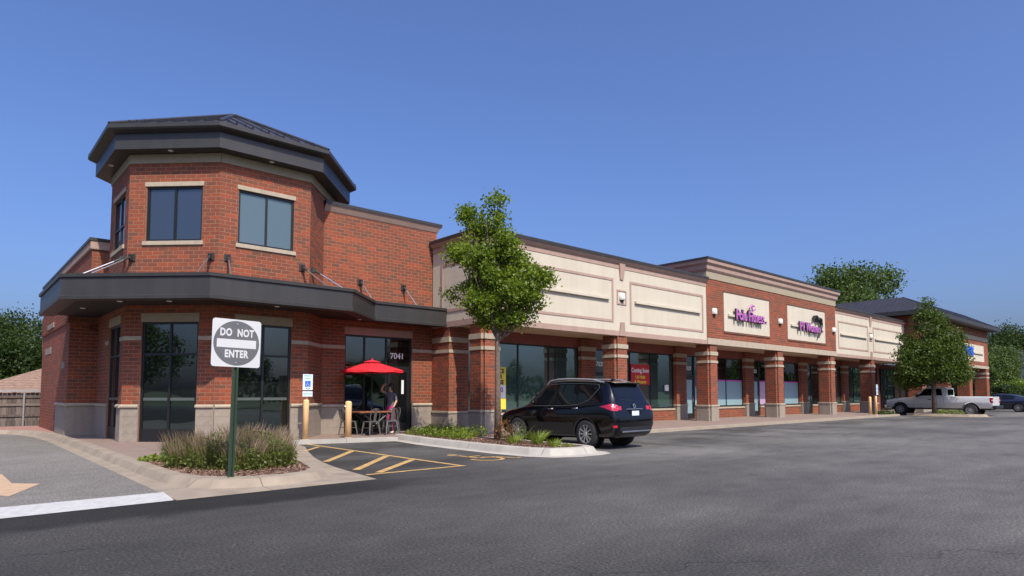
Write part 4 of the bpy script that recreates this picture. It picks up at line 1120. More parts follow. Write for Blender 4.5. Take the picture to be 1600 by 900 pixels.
# ================================================================== DO NOT ENTER sign
t = thing('traffic_sign', 'faded grey and white Do Not Enter sign on a green post among the grasses', 'sign', (3.47, 10.60, .12))
mb = MB()
for y0, y1, x0, x1 in ((.0, .008, -.018, .018), (-.03, .0, -.03, -.018), (-.03, 0, .018, .03), (-.036, -.03, -.05, -.024), (-.036, -.03, .024, .05)):
    mb.box((x0, y0 + .03, 0), (x1, y1 + .03, 2.50))
post = obj('post', mb, 'post_green', t)
for i in range(30): 
    pass
s_ = .385; rr = .045; tx = R(0.6)
def rrect(h, r_, n=5):
    pts = []
    for cx_, cy_, a0 in ((h - r_, h - r_, 0), (-h + r_, h - r_, 90), (-h + r_, -h + r_, 180), (h - r_, -h + r_, 270)):
        for i in range(n + 1): a = R(a0 + 90 * i / n); pts.append((cx_ + r_ * math.cos(a), cy_ + r_ * math.sin(a)))
    return pts
ZC = 2.16
def flat(poly, y0, y1, zc=ZC, xc=.0):
    mb = MB(); n = len(poly)
    v = [(xc + a, y0, zc + b) for a, b in poly] + [(xc + a, y1, zc + b) for a, b in poly]
    mb.add(v, [tuple(range(n)), tuple(range(2 * n - 1, n - 1, -1))] + [(i, n + i, n + (i + 1) % n, (i + 1) % n) for i in range(n)]); return mb
plate = obj('sign_plate', flat(rrect(s_, rr), -.012, -.008), 'sign_white', t)
disc = obj('sign_disc', flat([(.362 * math.cos(R(a)), .362 * math.sin(R(a))) for a in range(0, 360, 8)], -.0145, -.0125), 'sign_grey', t)
obj('sign_bar', flat([(-.31, -.075), (.31, -.075), (.31, .06), (-.31, .06)], -.0165, -.015), 'sign_white', t)
Fz = Frame((0, -.0155), (1, 0))
obj('lettering', text_on(Fz, 0, ZC + .165, .001, 'DO  NOT', .165, .001, .007, sx=.70, spacing=1.1), 'sign_white', t)
obj('lettering', text_on(Fz, 0, ZC - .18, .001, 'ENTER', .165, .001, .007, sx=.70, spacing=1.1), 'sign_white', t)
for dz in (-.315, .315):
    mb = MB(); mb.cyl((0, -.014, ZC + dz), (0, -.022, ZC + dz), .011, n=8); obj('bolt', mb, 'galv', t)
t.rotation_euler = (R(-1.0), R(1.2), R(1.5))

# ================================================================== bollards
def bollard(x, y, h, label, r_=.062):
    t = thing('bollard', label, 'bollard', (x, y, .115), 0, 'yellow bollards before the shops')
    mb = MB(); mb.lathe([(0, 0), (r_, 0), (r_, h - .05), (r_ * .9, h - .02), (r_ * .5, h), (0, h + .005)], 20); obj('post', mb, 'bollard', t, smooth=True)
    mb = MB(); mb.lathe([(r_ + .03, .0), (r_ + .03, .012), (r_, .02)], 20); obj('base_ring', mb, 'concrete2', t)
    return t
bollard(9.25, 17.85, 1.12, 'faded yellow bollard before the red parasol', .098)
bollard(7.96, 17.98, 1.18, 'faded yellow bollard carrying the blue wheelchair parking sign by the tower', .085)
bollard(43.7, 15.0, 1.15, 'plain yellow bollard beside the far arcade columns', .08)
bollard(44.4, 14.9, 1.2, 'yellow bollard with parking sign beside the far arcade columns', .08)
def hc_sign(x, y, z, label, s_=1.0):
    t = thing('parking_sign', label, 'sign', (x, y, z))
    mb = MB(); mb.cyl((0, .03, -.6), (0, .03, .72 * s_), .018, n=8); obj('pole', mb, 'galv', t)
    mb = MB(); mb.add(flat([(-.15, 0), (.15, 0), (.15, .46), (-.15, .46)], -.006, 0, .25, 0).v, flat([(-.15, 0), (.15, 0), (.15, .46), (-.15, .46)], -.006, 0, .25, 0).f); pl = obj('sign_plate', mb, 'paleblue', t)
    obj('symbol_square', flat([(-.085, .09), (.085, .09), (.085, .27), (-.085, .27)], -.009, -.0065, .25, 0), 'blue', t)
    Fq = Frame((0, -.0095), (1, 0)); mb = MB()
    for a, b in (((-.02, .49), (-.015, .42)), ((-.015, .42), (.03, .42)), ((.03, .42), (.045, .365)), ((.045, .365), (.06, .37))): mb.tube([Fq.p(a[0], 0, a[1]), Fq.p(b[0], 0, b[1])], .007, 5)
    rg = [(.042 * math.cos(R(a)) - .005, .40 + .042 * math.sin(R(a)) - .01) for a in range(120, 350, 20)]
    mb.tube([Fq.p(a, 0, b) for a, b in rg], .006, 5); mb.cyl(Fq.p(-.02, .003, .51), Fq.p(-.02, -.001, .51), .013, n=8); obj('symbol', mb, 'sign_white', t)
    obj('lettering', text_on(Fq, 0, .66, -.0025, 'RESERVED', .052, .001, .001), 'teal', t); obj('lettering', text_on(Fq, 0, .585, -.0025, 'PARKING', .052, .001, .001), 'teal', t)
    obj('arrow', text_on(Fq, 0, .29, -.0025, '<->', .09, .001, .002), 'black', t)
    mb = flat([(-.15, 0), (.15, 0), (.15, .15), (-.15, .15)], -.006, 0, .06, 0); obj('fine_plate', mb, 'paleblue', t)
    obj('lettering', text_on(Fq, 0, .135, -.0025, '$250 FINE', .06, .001, .001), 'teal', t)
hc_sign(7.96, 17.90, 1.32, 'pale blue wheelchair parking sign on the bollard by the tower')
hc_sign(44.4, 14.8, 1.32, 'small blue and white parking sign before the far arcade columns')

# ================================================================== table, chairs, parasol, person
TX, TY = 10.60, 18.85
t = thing('cafe_table', 'wooden topped table with black crossed legs before the dark shop window', 'table', (TX, TY, .12))
mb = MB(); mb.box((-.62, -.38, .72), (.62, .38, .765)); obj('table_top', mb, 'table', t, bevel=.008)
for s in (-1, 1):
    mb = MB(); mb.box((-.6, s * .3 - .03, .66), (.6, s * .3 + .03, .718)); obj('apron', mb, 'black', t)
for s in (-1, 1):
    for q in (-1, 1):
        mb = MB(); mb.tube([(q * .42, s * .28, .66), (-q * .42, s * .28 + .035 * q, .0)], .032, 6); obj('leg', mb, 'black', t)
def tin_chair(x, y, rz, label):
    t = thing('metal_chair', label, 'chair', (x, y, .12), rz, 'metal chairs round the cafe table')
    mb = MB(); pts = rrect(.18, .05); mb2 = flat(pts, 0, .03, 0, 0); mb.v = [(a, c, .43 + b) for a, b, c in mb2.v]; mb.f = mb2.f
    obj('seat', mb, 'tin', t, bevel=.006)
    for sx in (-1, 1):
        for sy in (-1, 1):
            m = MB(); top, bot = Vector((sx * .155, sy * .155, .44)), Vector((sx * .21, sy * .215, 0))
            m.tube([top, top * .5 + bot * .5 + Vector((sx * .006, 0, 0)), bot], [.034, .026, .016], 6); obj('leg', m, 'tin', t)
    m = MB(); arch = [(-.165, -.165, .44), (-.185, -.205, .62), (-.17, -.235, .76), (-.11, -.25, .84), (0, -.255, .865), (.11, -.25, .84), (.17, -.235, .76), (.185, -.205, .62), (.165, -.165, .44)]
    m.tube(arch, .014, 6); obj('back_frame', m, 'tin', t)
    m = MB(); m.grid([[(-.05, -.165, .44), (-.05, -.21, .62), (-.05, -.255, .855)], [(.05, -.165, .44), (.05, -.21, .62), (.05, -.255, .855)]]); m.grid([[(.05, -.170, .44), (.05, -.215, .62), (.05, -.26, .855)], [(-.05, -.170, .44), (-.05, -.215, .62), (-.05, -.26, .855)]]); obj('back_slat', m, 'tin', t)
    for sx in (-1, 1):
        m = MB(); m.tube([(sx * .19, -.19, .25), (sx * .19, .19, .25)], .01, 5); obj('stretcher', m, 'tin', t)
tin_chair(TX - .30, TY - .52, R(8), 'pale metal chair at the front left of the cafe table')
tin_chair(TX + .42, TY - .50, R(-12), 'pale metal chair at the front right of the cafe table')
tin_chair(TX - .78, TY + .1, R(-85), 'pale metal chair at the left end of the cafe table, by the wall')
tin_chair(TX + .85, TY + .12, R(80), 'pale metal chair at the right end of the cafe table, beside the person')
t = thing('parasol', 'open bright red parasol over the cafe table', 'parasol', (TX, TY, .12))
mb = MB(); mb.cyl((0, 0, 0), (0, 0, 2.42), .02, n=10); obj('pole', mb, 'black', t)
mb = MB(); mb.lathe([(0, 0), (.24, 0), (.24, .04), (.05, .08), (.03, .25), (.02, .26)], 16); obj('base', mb, 'black', t)
mb = MB(); n = 8; RR = 1.02
rings = []
for r_, z_ in ((.02, 2.43), (.26, 2.35), (.55, 2.26), (.82, 2.18), (RR, 2.12), (RR + .01, 2.04)):
    row = []
    for i in range(n * 4 + 1):
        a = 2 * math.pi * i / (n * 4) + .2; ph = (i % 4) / 4
        sag = math.sin(ph * math.pi) ** 2
        row.append((r_ * (1 - .055 * sag) * math.cos(a), r_ * (1 - .055 * sag) * math.sin(a), z_ - .02 * sag * r_ + (.035 * sag if z_ < 1.95 else 0)))
    rings.append(row)
mb.grid(rings); obj('canopy', mb, 'red_cloth', t)
mb = MB(); mb.lathe([(.0, 2.52), (.02, 2.50), (.03, 2.46), (.26, 2.40), (.30, 2.375)], 16); obj('vent_cap', mb, 'red_cloth', t)
for i in range(n):
    a = 2 * math.pi * i / n + .2; m = MB(); m.tube([(0, 0, 2.38), (RR * .98 * math.cos(a), RR * .98 * math.sin(a), 2.10)], .008, 4); obj('rib', m, 'black', t)

def skin_body(name, pts, edges, root, material, parent, sub=2):
    me = bpy.data.meshes.new(name); me.from_pydata([p[:3] for p in pts], edges, [])
    o = bpy.data.objects.new(name, me); C.objects.link(o)
    o.modifiers.new('skin', 'SKIN'); me.skin_vertices or None
    lay_ = me.skin_vertices[0].data
    for i, p in enumerate(pts):
        r_ = p[3]; lay_[i].radius = r_ if isinstance(r_, tuple) else (r_, r_)
        lay_[i].use_root = (i == root)
    s_ = o.modifiers.new('sub', 'SUBSURF'); s_.levels = sub; s_.render_levels = sub
    bpy.context.view_layer.update()
    dg = bpy.context.evaluated_depsgraph_get()
    new = bpy.data.meshes.new_from_object(o.evaluated_get(dg))
    bpy.data.objects.remove(o)
    new.materials.clear()
    new.polygons.foreach_set('use_smooth', [True] * len(new.polygons))
    ob = bpy.data.objects.new(name, new); link(ob, parent)
    for m_ in material: new.materials.append(M[m_])
    LOC[ob.name] = Vector((0, 0, 0))
    return ob
pt = thing('person', 'person in grey top and magenta leggings standing by the shop door with one arm raised', 'person', (11.40, 18.98, .12), R(-60))
# x to the person's left, y forward(-), z up
P_ = [(0, 0, .90, (.135, .10)), (0, .01, 1.06, (.12, .085)), (0, .01, 1.24, (.15, .095)), (0, .02, 1.36, (.08, .07)), (0, .01, 1.43, .05), (0, -.005, 1.53, (.075, .09)), (0, .0, 1.62, (.07, .085)),
      (.16, .01, 1.33, .05), (.24, -.03, 1.10, .040), (.22, -.16, .93, .032), (.21, -.20, .88, .026),
      (-.16, .01, 1.33, .05), (-.33, -.06, 1.45, .042), (-.22, -.10, 1.64, .032), (-.15, -.10, 1.67, .026),
      (.085, 0, .82, .085), (.10, -.03, .48, .058), (.10, .03, .10, .038), (.10, .02, .04, .035), (.10, -.14, .03, .03),
      (-.085, 0, .82, .085), (-.11, .0, .48, .058), (-.12, .06, .10, .038), (-.12, .05, .04, .035), (-.12, -.11, .03, .03)]
E_ = [(0, 1), (1, 2), (2, 3), (3, 4), (4, 5), (5, 6), (2, 7), (7, 8), (8, 9), (9, 10), (2, 11), (11, 12), (12, 13), (13, 14), (0, 15), (15, 16), (16, 17), (17, 18), (18, 19), (0, 20), (20, 21), (21, 22), (22, 23), (23, 24)]
body = skin_body('body', P_, E_, 0, ['shirt', 'skin', 'pants', 'shoe'], pt)
for p in body.data.polygons:
    c = p.center; i = 0
    if c.z > 1.40 and abs(c.x) < .12: i = 1
    elif c.x > .15 and c.z < 1.12 and c.z > .8 and c.y < -.02: i = 1
    elif c.x < -.14 and c.z > 1.38: i = 1
    elif c.z < .085: i = 3
    elif c.z < .92: i = 2
    p.material_index = i
for hx, hy, hz, sgn in ((.21, -.21, .86, 1), (-.13, -.10, 1.685, -1)):
    fp = [(hx, hy, hz, .022), (hx, hy - .035, hz - .02, .022)]
    fe = [(0, 1)]
    for k, (dx, ln) in enumerate(((-.024, .055), (-.008, .065), (.008, .06), (.022, .048))):
        b = len(fp); fp += [(hx + dx, hy - .06, hz - .035, .0085), (hx + dx, hy - .06 - ln * .5, hz - .055, .0075), (hx + dx, hy - .06 - ln * .8, hz - .08, .006)]
        fe += [(1, b), (b, b + 1), (b + 1, b + 2)]
    b = len(fp); fp += [(hx - sgn * .035, hy - .02, hz - .015, .009), (hx - sgn * .045, hy - .05, hz - .035, .007)]; fe += [(0, b), (b, b + 1)]
    skin_body('hand', fp, fe, 0, ['skin'], pt, 1)
mb = MB(); mb.lathe([(0, 1.705), (.06, 1.69), (.092, 1.64), (.10, 1.57), (.088, 1.50), (.06, 1.44)], 16, c=(0, .022, 0)); obj('hair', mb, 'hair', pt, smooth=True)
mb = MB(); mb.add([(-.012, -.088, 1.525), (.012, -.088, 1.525), (0, -.115, 1.53), (0, -.09, 1.575)], [(0, 1, 2), (1, 3, 2), (3, 0, 2)]); obj('nose', mb, 'skin', pt)
for sx in (-1, 1):
    mb = MB(); mb.lathe([(0, .008), (.008, .006), (.011, 0), (.008, -.006), (0, -.008)], 8, c=(sx * .032, -.083, 1.575)); obj('eye', mb, 'black', pt)
mb = MB(); mb.box((-.022, -.088, 1.488), (.022, -.08, 1.496)); obj('mouth', mb, 'red_sign', pt)

# ================================================================== vehicles
def cat(P, t):
    """smooth curve through rows of numbers"""
    i = max(0, min(len(P) - 2, int(math.floor(t)))); f = t - i
    a, b, c, d = P[max(i - 1, 0)], P[i], P[i + 1], P[min(i + 2, len(P) - 1)]
    return [.5 * (2 * q + (r_ - p) * f + (2 * p - 5 * q + 4 * r_ - s) * f * f + (3 * q - p - 3 * r_ + s) * f ** 3) for p, q, r_, s in zip(a, b, c, d)]

class Body:
    """x, z_bottom, half width low, half width max, z of max, z belt, half width belt, z rail, half width rail, z roof"""
    def __init__(s, st):
        s.st = st; s.xs = [q[0] for q in st]
    def prof(s, x):
        xs = s.xs
        x = max(xs[0], min(xs[-1], x)); i = max(k for k in range(len(xs) - 1) if xs[k] <= x + 1e-9) if x < xs[-1] else len(xs) - 2
        t = i + (x - xs[i]) / (xs[i + 1] - xs[i])
        _, zb, wl, wm, zm, zt, wt, zr, wr, zo = cat(s.st, t)
        return [(0, zb), (wl * .8, zb), (wl, zb + .05), (wm, zm), (wm * .993, zm * .35 + zt * .65), (wt, zt), (wr, zr), (wr * .72, zr * .22 + zo * .78), (0, zo)]
    def at(s, x, j):
        P = s.prof(x); sg = 1
        if j > 8: j = 16 - j; sg = -1
        i = min(7, int(math.floor(j))); f = j - i
        a, b, c, d = P[max(i - 1, 0)], P[i], P[i + 1], P[min(i + 2, 8)]
        lin = [b[k] + (c[k] - b[k]) * f for k in (0, 1)]
        cr = [.5 * (2 * b[k] + (c[k] - a[k]) * f + (2 * a[k] - 5 * b[k] + 4 * c[k] - d[k]) * f * f + (3 * b[k] - a[k] - 3 * c[k] + d[k]) * f ** 3) for k in (0, 1)]
        w = .55 if i in (2, 3, 4, 6, 7) else .1
        y, z = [lin[k] * (1 - w) + cr[k] * w for k in (0, 1)]
        return Vector((x, sg * max(0, y), z))
    def mesh(s, nx=70, nj=6):
        mb = MB(); xs = [s.xs[0] + (s.xs[-1] - s.xs[0]) * i / nx for i in range(nx + 1)]
        xs = sorted(set(xs) | set(s.xs)); xs = [x for k, x in enumerate(xs) if k == 0 or x - xs[k - 1] > .004]
        js = []
        for i in range(8): js += [i + k / nj for k in range(nj)]
        js = js + [8] ; full = js + [16 - j for j in js[-2:0:-1]]
        rows = [[s.at(x, j) for j in full] for x in xs]; n = len(full)
        mb.v = [tuple(p) for r_ in rows for p in r_]
        for i in range(len(xs) - 1):
            for j in range(n): mb.f.append((i * n + j, i * n + (j + 1) % n, (i + 1) * n + (j + 1) % n, (i + 1) * n + j))
        mb.f.append(tuple(range(n - 1, -1, -1))); mb.f.append(tuple(range((len(xs) - 1) * n, len(xs) * n)))
        return mb
    def patch(s, corners, off=.004, nu=8, nv=6):
        """four (x, j) corners -> a skin lying on the body"""
        mb = MB(); rows = []
        for a in range(nu + 1):
            row = []
            for b in range(nv + 1):
                u, v = a / nu, b / nv
                x = (corners[0][0] * (1 - u) + corners[1][0] * u) * (1 - v) + (corners[3][0] * (1 - u) + corners[2][0] * u) * v
                j = (corners[0][1] * (1 - u) + corners[1][1] * u) * (1 - v) + (corners[3][1] * (1 - u) + corners[2][1] * u) * v
                e = .01; du = s.at(x + e, j) - s.at(x - e, j); dj = s.at(x, min(15.99, j + e)) - s.at(x, max(.01, j - e))
                n = du.cross(dj); n = n.normalized() if n.length > 1e-9 else Vector((0, 0, 1))
                p = s.at(x, j); cc = Vector((p.x, 0, .8))
                if n.dot(p - cc) < 0: n = -n
                row.append(p + n * off)
            rows.append(row)
        mb.grid(rows)
        return mb

def cut(mb, cutters):
    """boolean difference"""
    o = bpy.data.objects.new('a', mesh_of('a', mb, 'black')); C.objects.link(o)
    bm = bmesh.new(); bm.from_mesh(o.data); bmesh.ops.recalc_face_normals(bm, faces=bm.faces); bm.to_mesh(o.data); bm.free()
    tmp = []
    for c in cutters:
        q = bpy.data.objects.new('b', mesh_of('b', c, 'black')); C.objects.link(q); tmp.append(q)
        bm = bmesh.new(); bm.from_mesh(q.data); bmesh.ops.recalc_face_normals(bm, faces=bm.faces); bm.to_mesh(q.data); bm.free()
        m = o.modifiers.new('c', 'BOOLEAN'); m.object = q; m.operation = 'DIFFERENCE'; m.solver = 'EXACT'
    bpy.context.view_layer.update()
    me = bpy.data.meshes.new_from_object(o.evaluated_get(bpy.context.evaluated_depsgraph_get()))
    out = MB(); out.v = [tuple(v.co) for v in me.vertices]; out.f = [tuple(p.vertices) for p in me.polygons]
    for q in tmp + [o]: bpy.data.objects.remove(q)
    bpy.data.meshes.remove(me)
    return out

def add_wheel(parent, x, y, r_, w, rim='alloy', spokes=5):
    s = 1 if y > 0 else -1
    mb = MB(); mb.lathe([(r_ * .64, -w / 2), (r_ * .9, -w / 2 - .005), (r_ * .98, -w * .38), (r_, -w * .2), (r_, w * .2), (r_ * .98, w * .38), (r_ * .9, w / 2 + .005), (r_ * .64, w / 2)], 36, 'y', (x, y, r_))
    wh = obj('wheel', mb, 'rubber', parent, smooth=True)
    mb = MB(); f = y + s * w * .46
    mb.lathe([(r_ * .655, f - s * .01), (r_ * .66, f), (r_ * .60, f), (r_ * .585, f - s * .05), (r_ * .58, f - s * .10)], 36, 'y', (x, 0, r_))
    for k in range(spokes):
        for dd in (-.13, .13):
            a = 2 * math.pi * k / spokes + .3
            c0 = Vector((math.cos(a), 0, math.sin(a))); n0 = Vector((-math.sin(a), 0, math.cos(a))); ctr = Vector((x, 0, r_))
            p0 = ctr + c0 * r_ * .1 + n0 * dd * r_ * .35; p1 = ctr + c0 * r_ * .60 + n0 * dd * r_ * 1.3
            wv = n0 * r_ * .045; v = []
            for p in (p0, p1):
                for yy in (f - s * .035, f - s * .006): v += [(p.x - wv.x, yy, p.z - wv.z), (p.x + wv.x, yy, p.z + wv.z)]
            mb.add(v, [(0, 1, 3, 2), (4, 6, 7, 5), (0, 4, 5, 1), (2, 3, 7, 6), (0, 2, 6, 4), (1, 5, 7, 3)])
    mb.lathe([(0, f), (r_ * .14, f), (r_ * .16, f - s * .03)], 14, 'y', (x, 0, r_))
    obj('rim', mb, rim, wh)
    mb = MB(); mb.lathe([(0, f - s * .085), (r_ * .58, f - s * .085)], 24, 'y', (x, 0, r_)); obj('brake_disc', mb, 'black', wh)
    return wh
def arch(x, y0, y1, r_, zc):
    m = MB(); m.cyl((x, y0, zc), (x, y1, zc), r_, n=36); return m

def finish(o, angle=35):
    """smooth shading that keeps sharp creases"""
    me = o.data; me.polygons.foreach_set('use_smooth', [True] * len(me.polygons))
    bm = bmesh.new(); bm.from_mesh(me)
    for e in bm.edges:
        if len(e.link_faces) == 2 and e.calc_face_angle(0) > R(angle): e.smooth = False
    bm.to_mesh(me); bm.free()

def passenger_car(t, st, paint, xr, xf, wr, track, D_):
    B = Body(st)
    cuts = [arch(xr, s * .55, s * 1.3, wr + .055, wr + .01) for s in (1, -1)] + [arch(xf, s * .55, s * 1.3, wr + .055, wr + .01) for s in (1, -1)]
    bd = obj('body', cut(B.mesh(), cuts), paint, t); finish(bd, 32)
    for x in (xr, xf):
        for s in (1, -1):
            add_wheel(t, x, s * (track / 2), wr, .22, 'alloy')
            m = MB(); m.lathe([(wr + .05, s * .56), (wr + .05, s * .60)], 24, 'y', (x, 0, wr + .01)); m.cyl((x, s * .555, wr + .01), (x, s * .56, wr + .01), wr + .05, n=24); obj('wheel_well', m, 'black', t)
            pts = [(x + (wr + .07) * math.cos(R(a)), 0, wr + .01 + (wr + .07) * math.sin(R(a))) for a in range(-8, 189, 8)]
            if D_.get('cladding'):
                m = MB(); yo = [s * (min(D_['cladding'], B.at(p[0], 3.0).y) + .004) for p in pts]
                m.strip([(p[0], y, p[2]) for p, y in zip(pts, yo)], [(x + (p[0] - x) * .87, y - s * .01, wr + .01 + (p[2] - wr - .01) * .87) for p, y in zip(pts, yo)]); obj('arch_cladding', m, 'black', t)
    for nm, cs, m_ in D_['patches']:
        for s in (0, 1):
            c = cs if s == 0 else [(x, 16 - j) for x, j in cs]
            if s and all(j > 5.9 for _, j in cs) and D_.get('center', True) and nm in ('rear_window', 'windscreen', 'plate'): continue
            o = obj(nm, B.patch(c, D_.get('off', .004)), m_, t, smooth=True)
    return B

# --- black SUV
ST = [(-2.345, .46, .60, .72, .60, .73, .68, .75, .60, .76),
      (-2.30, .38, .72, .855, .62, .86, .82, .91, .72, .93),
      (-2.25, .33, .76, .895, .68, 1.00, .855, 1.08, .71, 1.10),
      (-2.17, .29, .79, .91, .72, 1.11, .865, 1.24, .69, 1.27),
      (-2.04, .27, .80, .918, .75, 1.16, .87, 1.45, .675, 1.49),
      (-1.90, .26, .81, .92, .76, 1.17, .88, 1.61, .655, 1.66),
      (-1.5, .25, .82, .92, .76, 1.13, .885, 1.645, .655, 1.70),
      (-.9, .24, .82, .92, .76, 1.07, .885, 1.67, .66, 1.735),
      (-.2, .23, .82, .92, .75, 1.05, .885, 1.675, .66, 1.745),
      (.30, .23, .82, .92, .74, 1.04, .885, 1.63, .65, 1.695),
      (.72, .23, .82, .92, .73, 1.03, .88, 1.40, .67, 1.45),
      (1.12, .23, .82, .915, .72, 1.02, .87, 1.10, .73, 1.13),
      (1.45, .24, .81, .91, .70, .96, .85, 1.02, .68, 1.05),
      (1.85, .25, .79, .89, .68, .91, .81, .97, .60, 1.00),
      (2.15, .27, .74, .84, .64, .84, .74, .88, .55, .90),
      (2.28, .29, .66, .76, .58, .74, .64, .77, .48, .78), (2.345, .36, .52, .62, .52, .64, .50, .66, .40, .67)]
t = thing('parked_car', 'black sport utility car with silver roof rails parked nose in beside the young tree', 'car', (13.70, 12.72, 0), R(90) + R(2.0))
t.scale = (.96, 1.0, 1.06)
pat = [('side_window', [(.70, 5.12), (-.13, 5.08), (-.13, 5.90), (.36, 5.88)], 'car_glass'), ('side_window', [(-.20, 5.08), (-.92, 5.08), (-.92, 5.90), (-.20, 5.90)], 'car_glass'),
       ('side_window', [(-.98, 5.10), (-1.36, 5.28), (-1.62, 5.80), (-.98, 5.90)], 'car_glass'),
       ('rear_window', [(-2.165, 6.35), (-1.97, 6.28), (-1.97, 9.72), (-2.165, 9.65)], 'car_glass'), ('windscreen', [(1.06, 6.2), (.36, 6.2), (.36, 9.8), (1.06, 9.8)], 'car_glass'),
       ('sill_cladding', [(-.85, 2.1), (.95, 2.1), (.95, 2.75), (-.85, 2.75)], 'black'), ('head_light', [(2.1, 4.3), (1.7, 4.8), (1.75, 5.1), (2.15, 4.9)], 'chrome')]
B = passenger_car(t, ST, 'paint_black', -1.295, 1.41, .365, 1.60, dict(patches=pat, cladding=.93))
for s in (1, -1):
    m = MB(); pts = []
    for x in (.42, .30, .0, -.4, -.9, -1.35, -1.62, -1.72): 
        p = B.at(x, 6.25); pts.append((x, s * p.y, p.z + (.055 if -1.6 < x < .38 else .01)))
    m.tube(pts, .023, 6); obj('roof_rail', m, 'galv', t)
    m = MB(); tr = [B.at(x, j) for x, j in ((.78, 5.06), (.3, 5.02), (-.5, 5.02), (-1.0, 5.03), (-1.38, 5.2), (-1.66, 5.78), (-1.6, 5.94))]
    m.tube([(p.x, s * (p.y + .006), p.z) for p in tr], .007, 5); obj('window_trim', m, 'bar', t)
    m = MB(); tr = [B.at(x, 5.95) for x in (.45, .2, -.3, -.9, -1.4, -1.6)]; m.tube([(p.x, s * (p.y + .006), p.z) for p in tr], .006, 5); obj('window_trim', m, 'bar', t)
    for x in (.02, -.92):
        p = B.at(x, 4.55); m = MB(); m.tube([(x + .09, s * (p.y + .005), p.z), (x + .06, s * (p.y + .035), p.z + .003), (x - .08, s * (p.y + .035), p.z + .005), (x - .11, s * (p.y + .005), p.z + .005)], .014, 6); obj('door_handle', m, 'chrome', t)
    for x0, x1, j0, j1 in ((.82, .80, 2.3, 5.0), (-.165, -.165, 2.3, 5.0), (-.96, -1.02, 3.4, 5.0)):
        m = MB(); m.tube([B.at(x0 + (x1 - x0) * k / 6, j0 + (j1 - j0) * k / 6) * 1 for k in range(7)], .004, 4); m.v = [(a, s * b, c) for a, b, c in m.v]; obj('door_gap', m, 'rubber', t)
    p = B.at(.66, 5.1); m = MB(); m.lathe([(0, -.10), (.07, -.09), (.09, -.02), (.085, .05), (0, .08)], 12, 'y', (.66, 0, 0)); m.v = [((a - .66) * .75 + .68, s * (p.y + .11 + b * .8), p.z + .06 + c * .72) for a, b, c in m.v]; obj('wing_mirror', m, 'paint_black', t, smooth=True)
m = MB(); m.grid([[(-1.72, y, B.at(-1.72, 7.4).z + .006 - .03 * abs(y)) for y in (-.6, -.3, 0, .3, .6)], [(-1.95, y, 1.69 - .03 * abs(y)) for y in (-.6, -.3, 0, .3, .6)], [(-2.07, y, 1.665 - .03 * abs(y)) for y in (-.58, -.3, 0, .3, .58)], [(-2.06, y, 1.635 - .03 * abs(y)) for y in (-.58, -.3, 0, .3, .58)], [(-1.9, y, 1.60) for y in (-.6, -.3, 0, .3, .6)]]); obj('spoiler', m, 'paint_black', t, smooth=False)
def by_height(B, cols, off):
    mb = MB(); rows = []
    for x, za, zb in cols:
        row = []
        for q in range(5):
            z = za + (zb - za) * q / 4; best = None
            for k in range(60, 124):
                p = B.at(x, k / 20)
                if best is None or abs(p.z - z) < best[0] - 1e-6: best = (abs(p.z - z), p)
            p = best[1]; n = Vector((-.7 if x < -2.18 else -.12, 1, .1)).normalized(); row.append(Vector((p.x, p.y, z)) + n * off)
        rows.append(row)
    mb.grid(rows); return mb
for s in (1, -1):
    m = by_height(B, [(-1.82, 1.055, 1.065), (-1.95, 1.04, 1.085), (-2.08, 1.00, 1.115), (-2.17, .975, 1.13), (-2.22, .965, 1.12), (-2.26, .96, 1.085), (-2.285, .955, 1.03)], .012)
    m.v = [(a, s * b, c) for a, b, c in m.v]; obj('tail_light', m, 'taillight', t, smooth=True)
    m = MB(); m.box((-2.285, s * .56, .975), (-2.262, s * .76, 1.075)); m.v = [(a + (.02 if c > 1.02 else 0), b, c) for a, b, c in m.v]; obj('tail_light', m, 'taillight', t, bevel=.008)
    m = by_height(B, [(-2.25, .56, .60), (-2.29, .55, .61), (-2.32, .55, .61)], .010); m.v = [(a, s * b, c) for a, b, c in m.v]; obj('bumper_reflector', m, 'taillight', t, smooth=True)
m = MB(); m.box((-2.365, -.62, .43), (-2.33, .62, .465)); obj('bumper_strip', m, 'chrome', t, bevel=.008)
m = MB(); m.box((-2.355, -.70, .46), (-2.28, .70, .56)); obj('bumper_pad', m, 'black', t, bevel=.015)
m = MB(); m.box((-2.302, -.36, .985), (-2.28, .36, 1.01)); obj('hatch_trim', m, 'chrome', t, bevel=.006)
m = MB(); m.box((-2.325, -.155, .80), (-2.31, .155, .95)); pl = obj('licence_plate', m, 'plate', t)
m = MB(); m.box((-2.318, -.26, .77), (-2.29, .26, .99)); obj('plate_recess', m, 'paint_black', t, bevel=.01)
m = MB(); m.lathe([(.035, -2.275), (.06, -2.285), (.05, -2.29), (.035, -2.285)], 18, 'y'); m.v = [(b, a, 1.075 + c) for a, b, c in m.v]; m.box((-2.29, -.075, 1.065), (-2.278, .075, 1.085)); obj('badge', m, 'chrome', t)
m = MB(); m.tube([(-2.21, -.05, 1.20), (-2.19, .32, 1.22), (-2.18, .5, 1.235)], .012, 5); obj('rear_wiper', m, 'black', t)
m = MB(); m.tube([(-1.5, 0, 1.70), (-1.56, 0, 1.77), (-1.64, 0, 1.74)], [.045, .03, .01], 6); obj('roof_antenna', m, 'black', t)

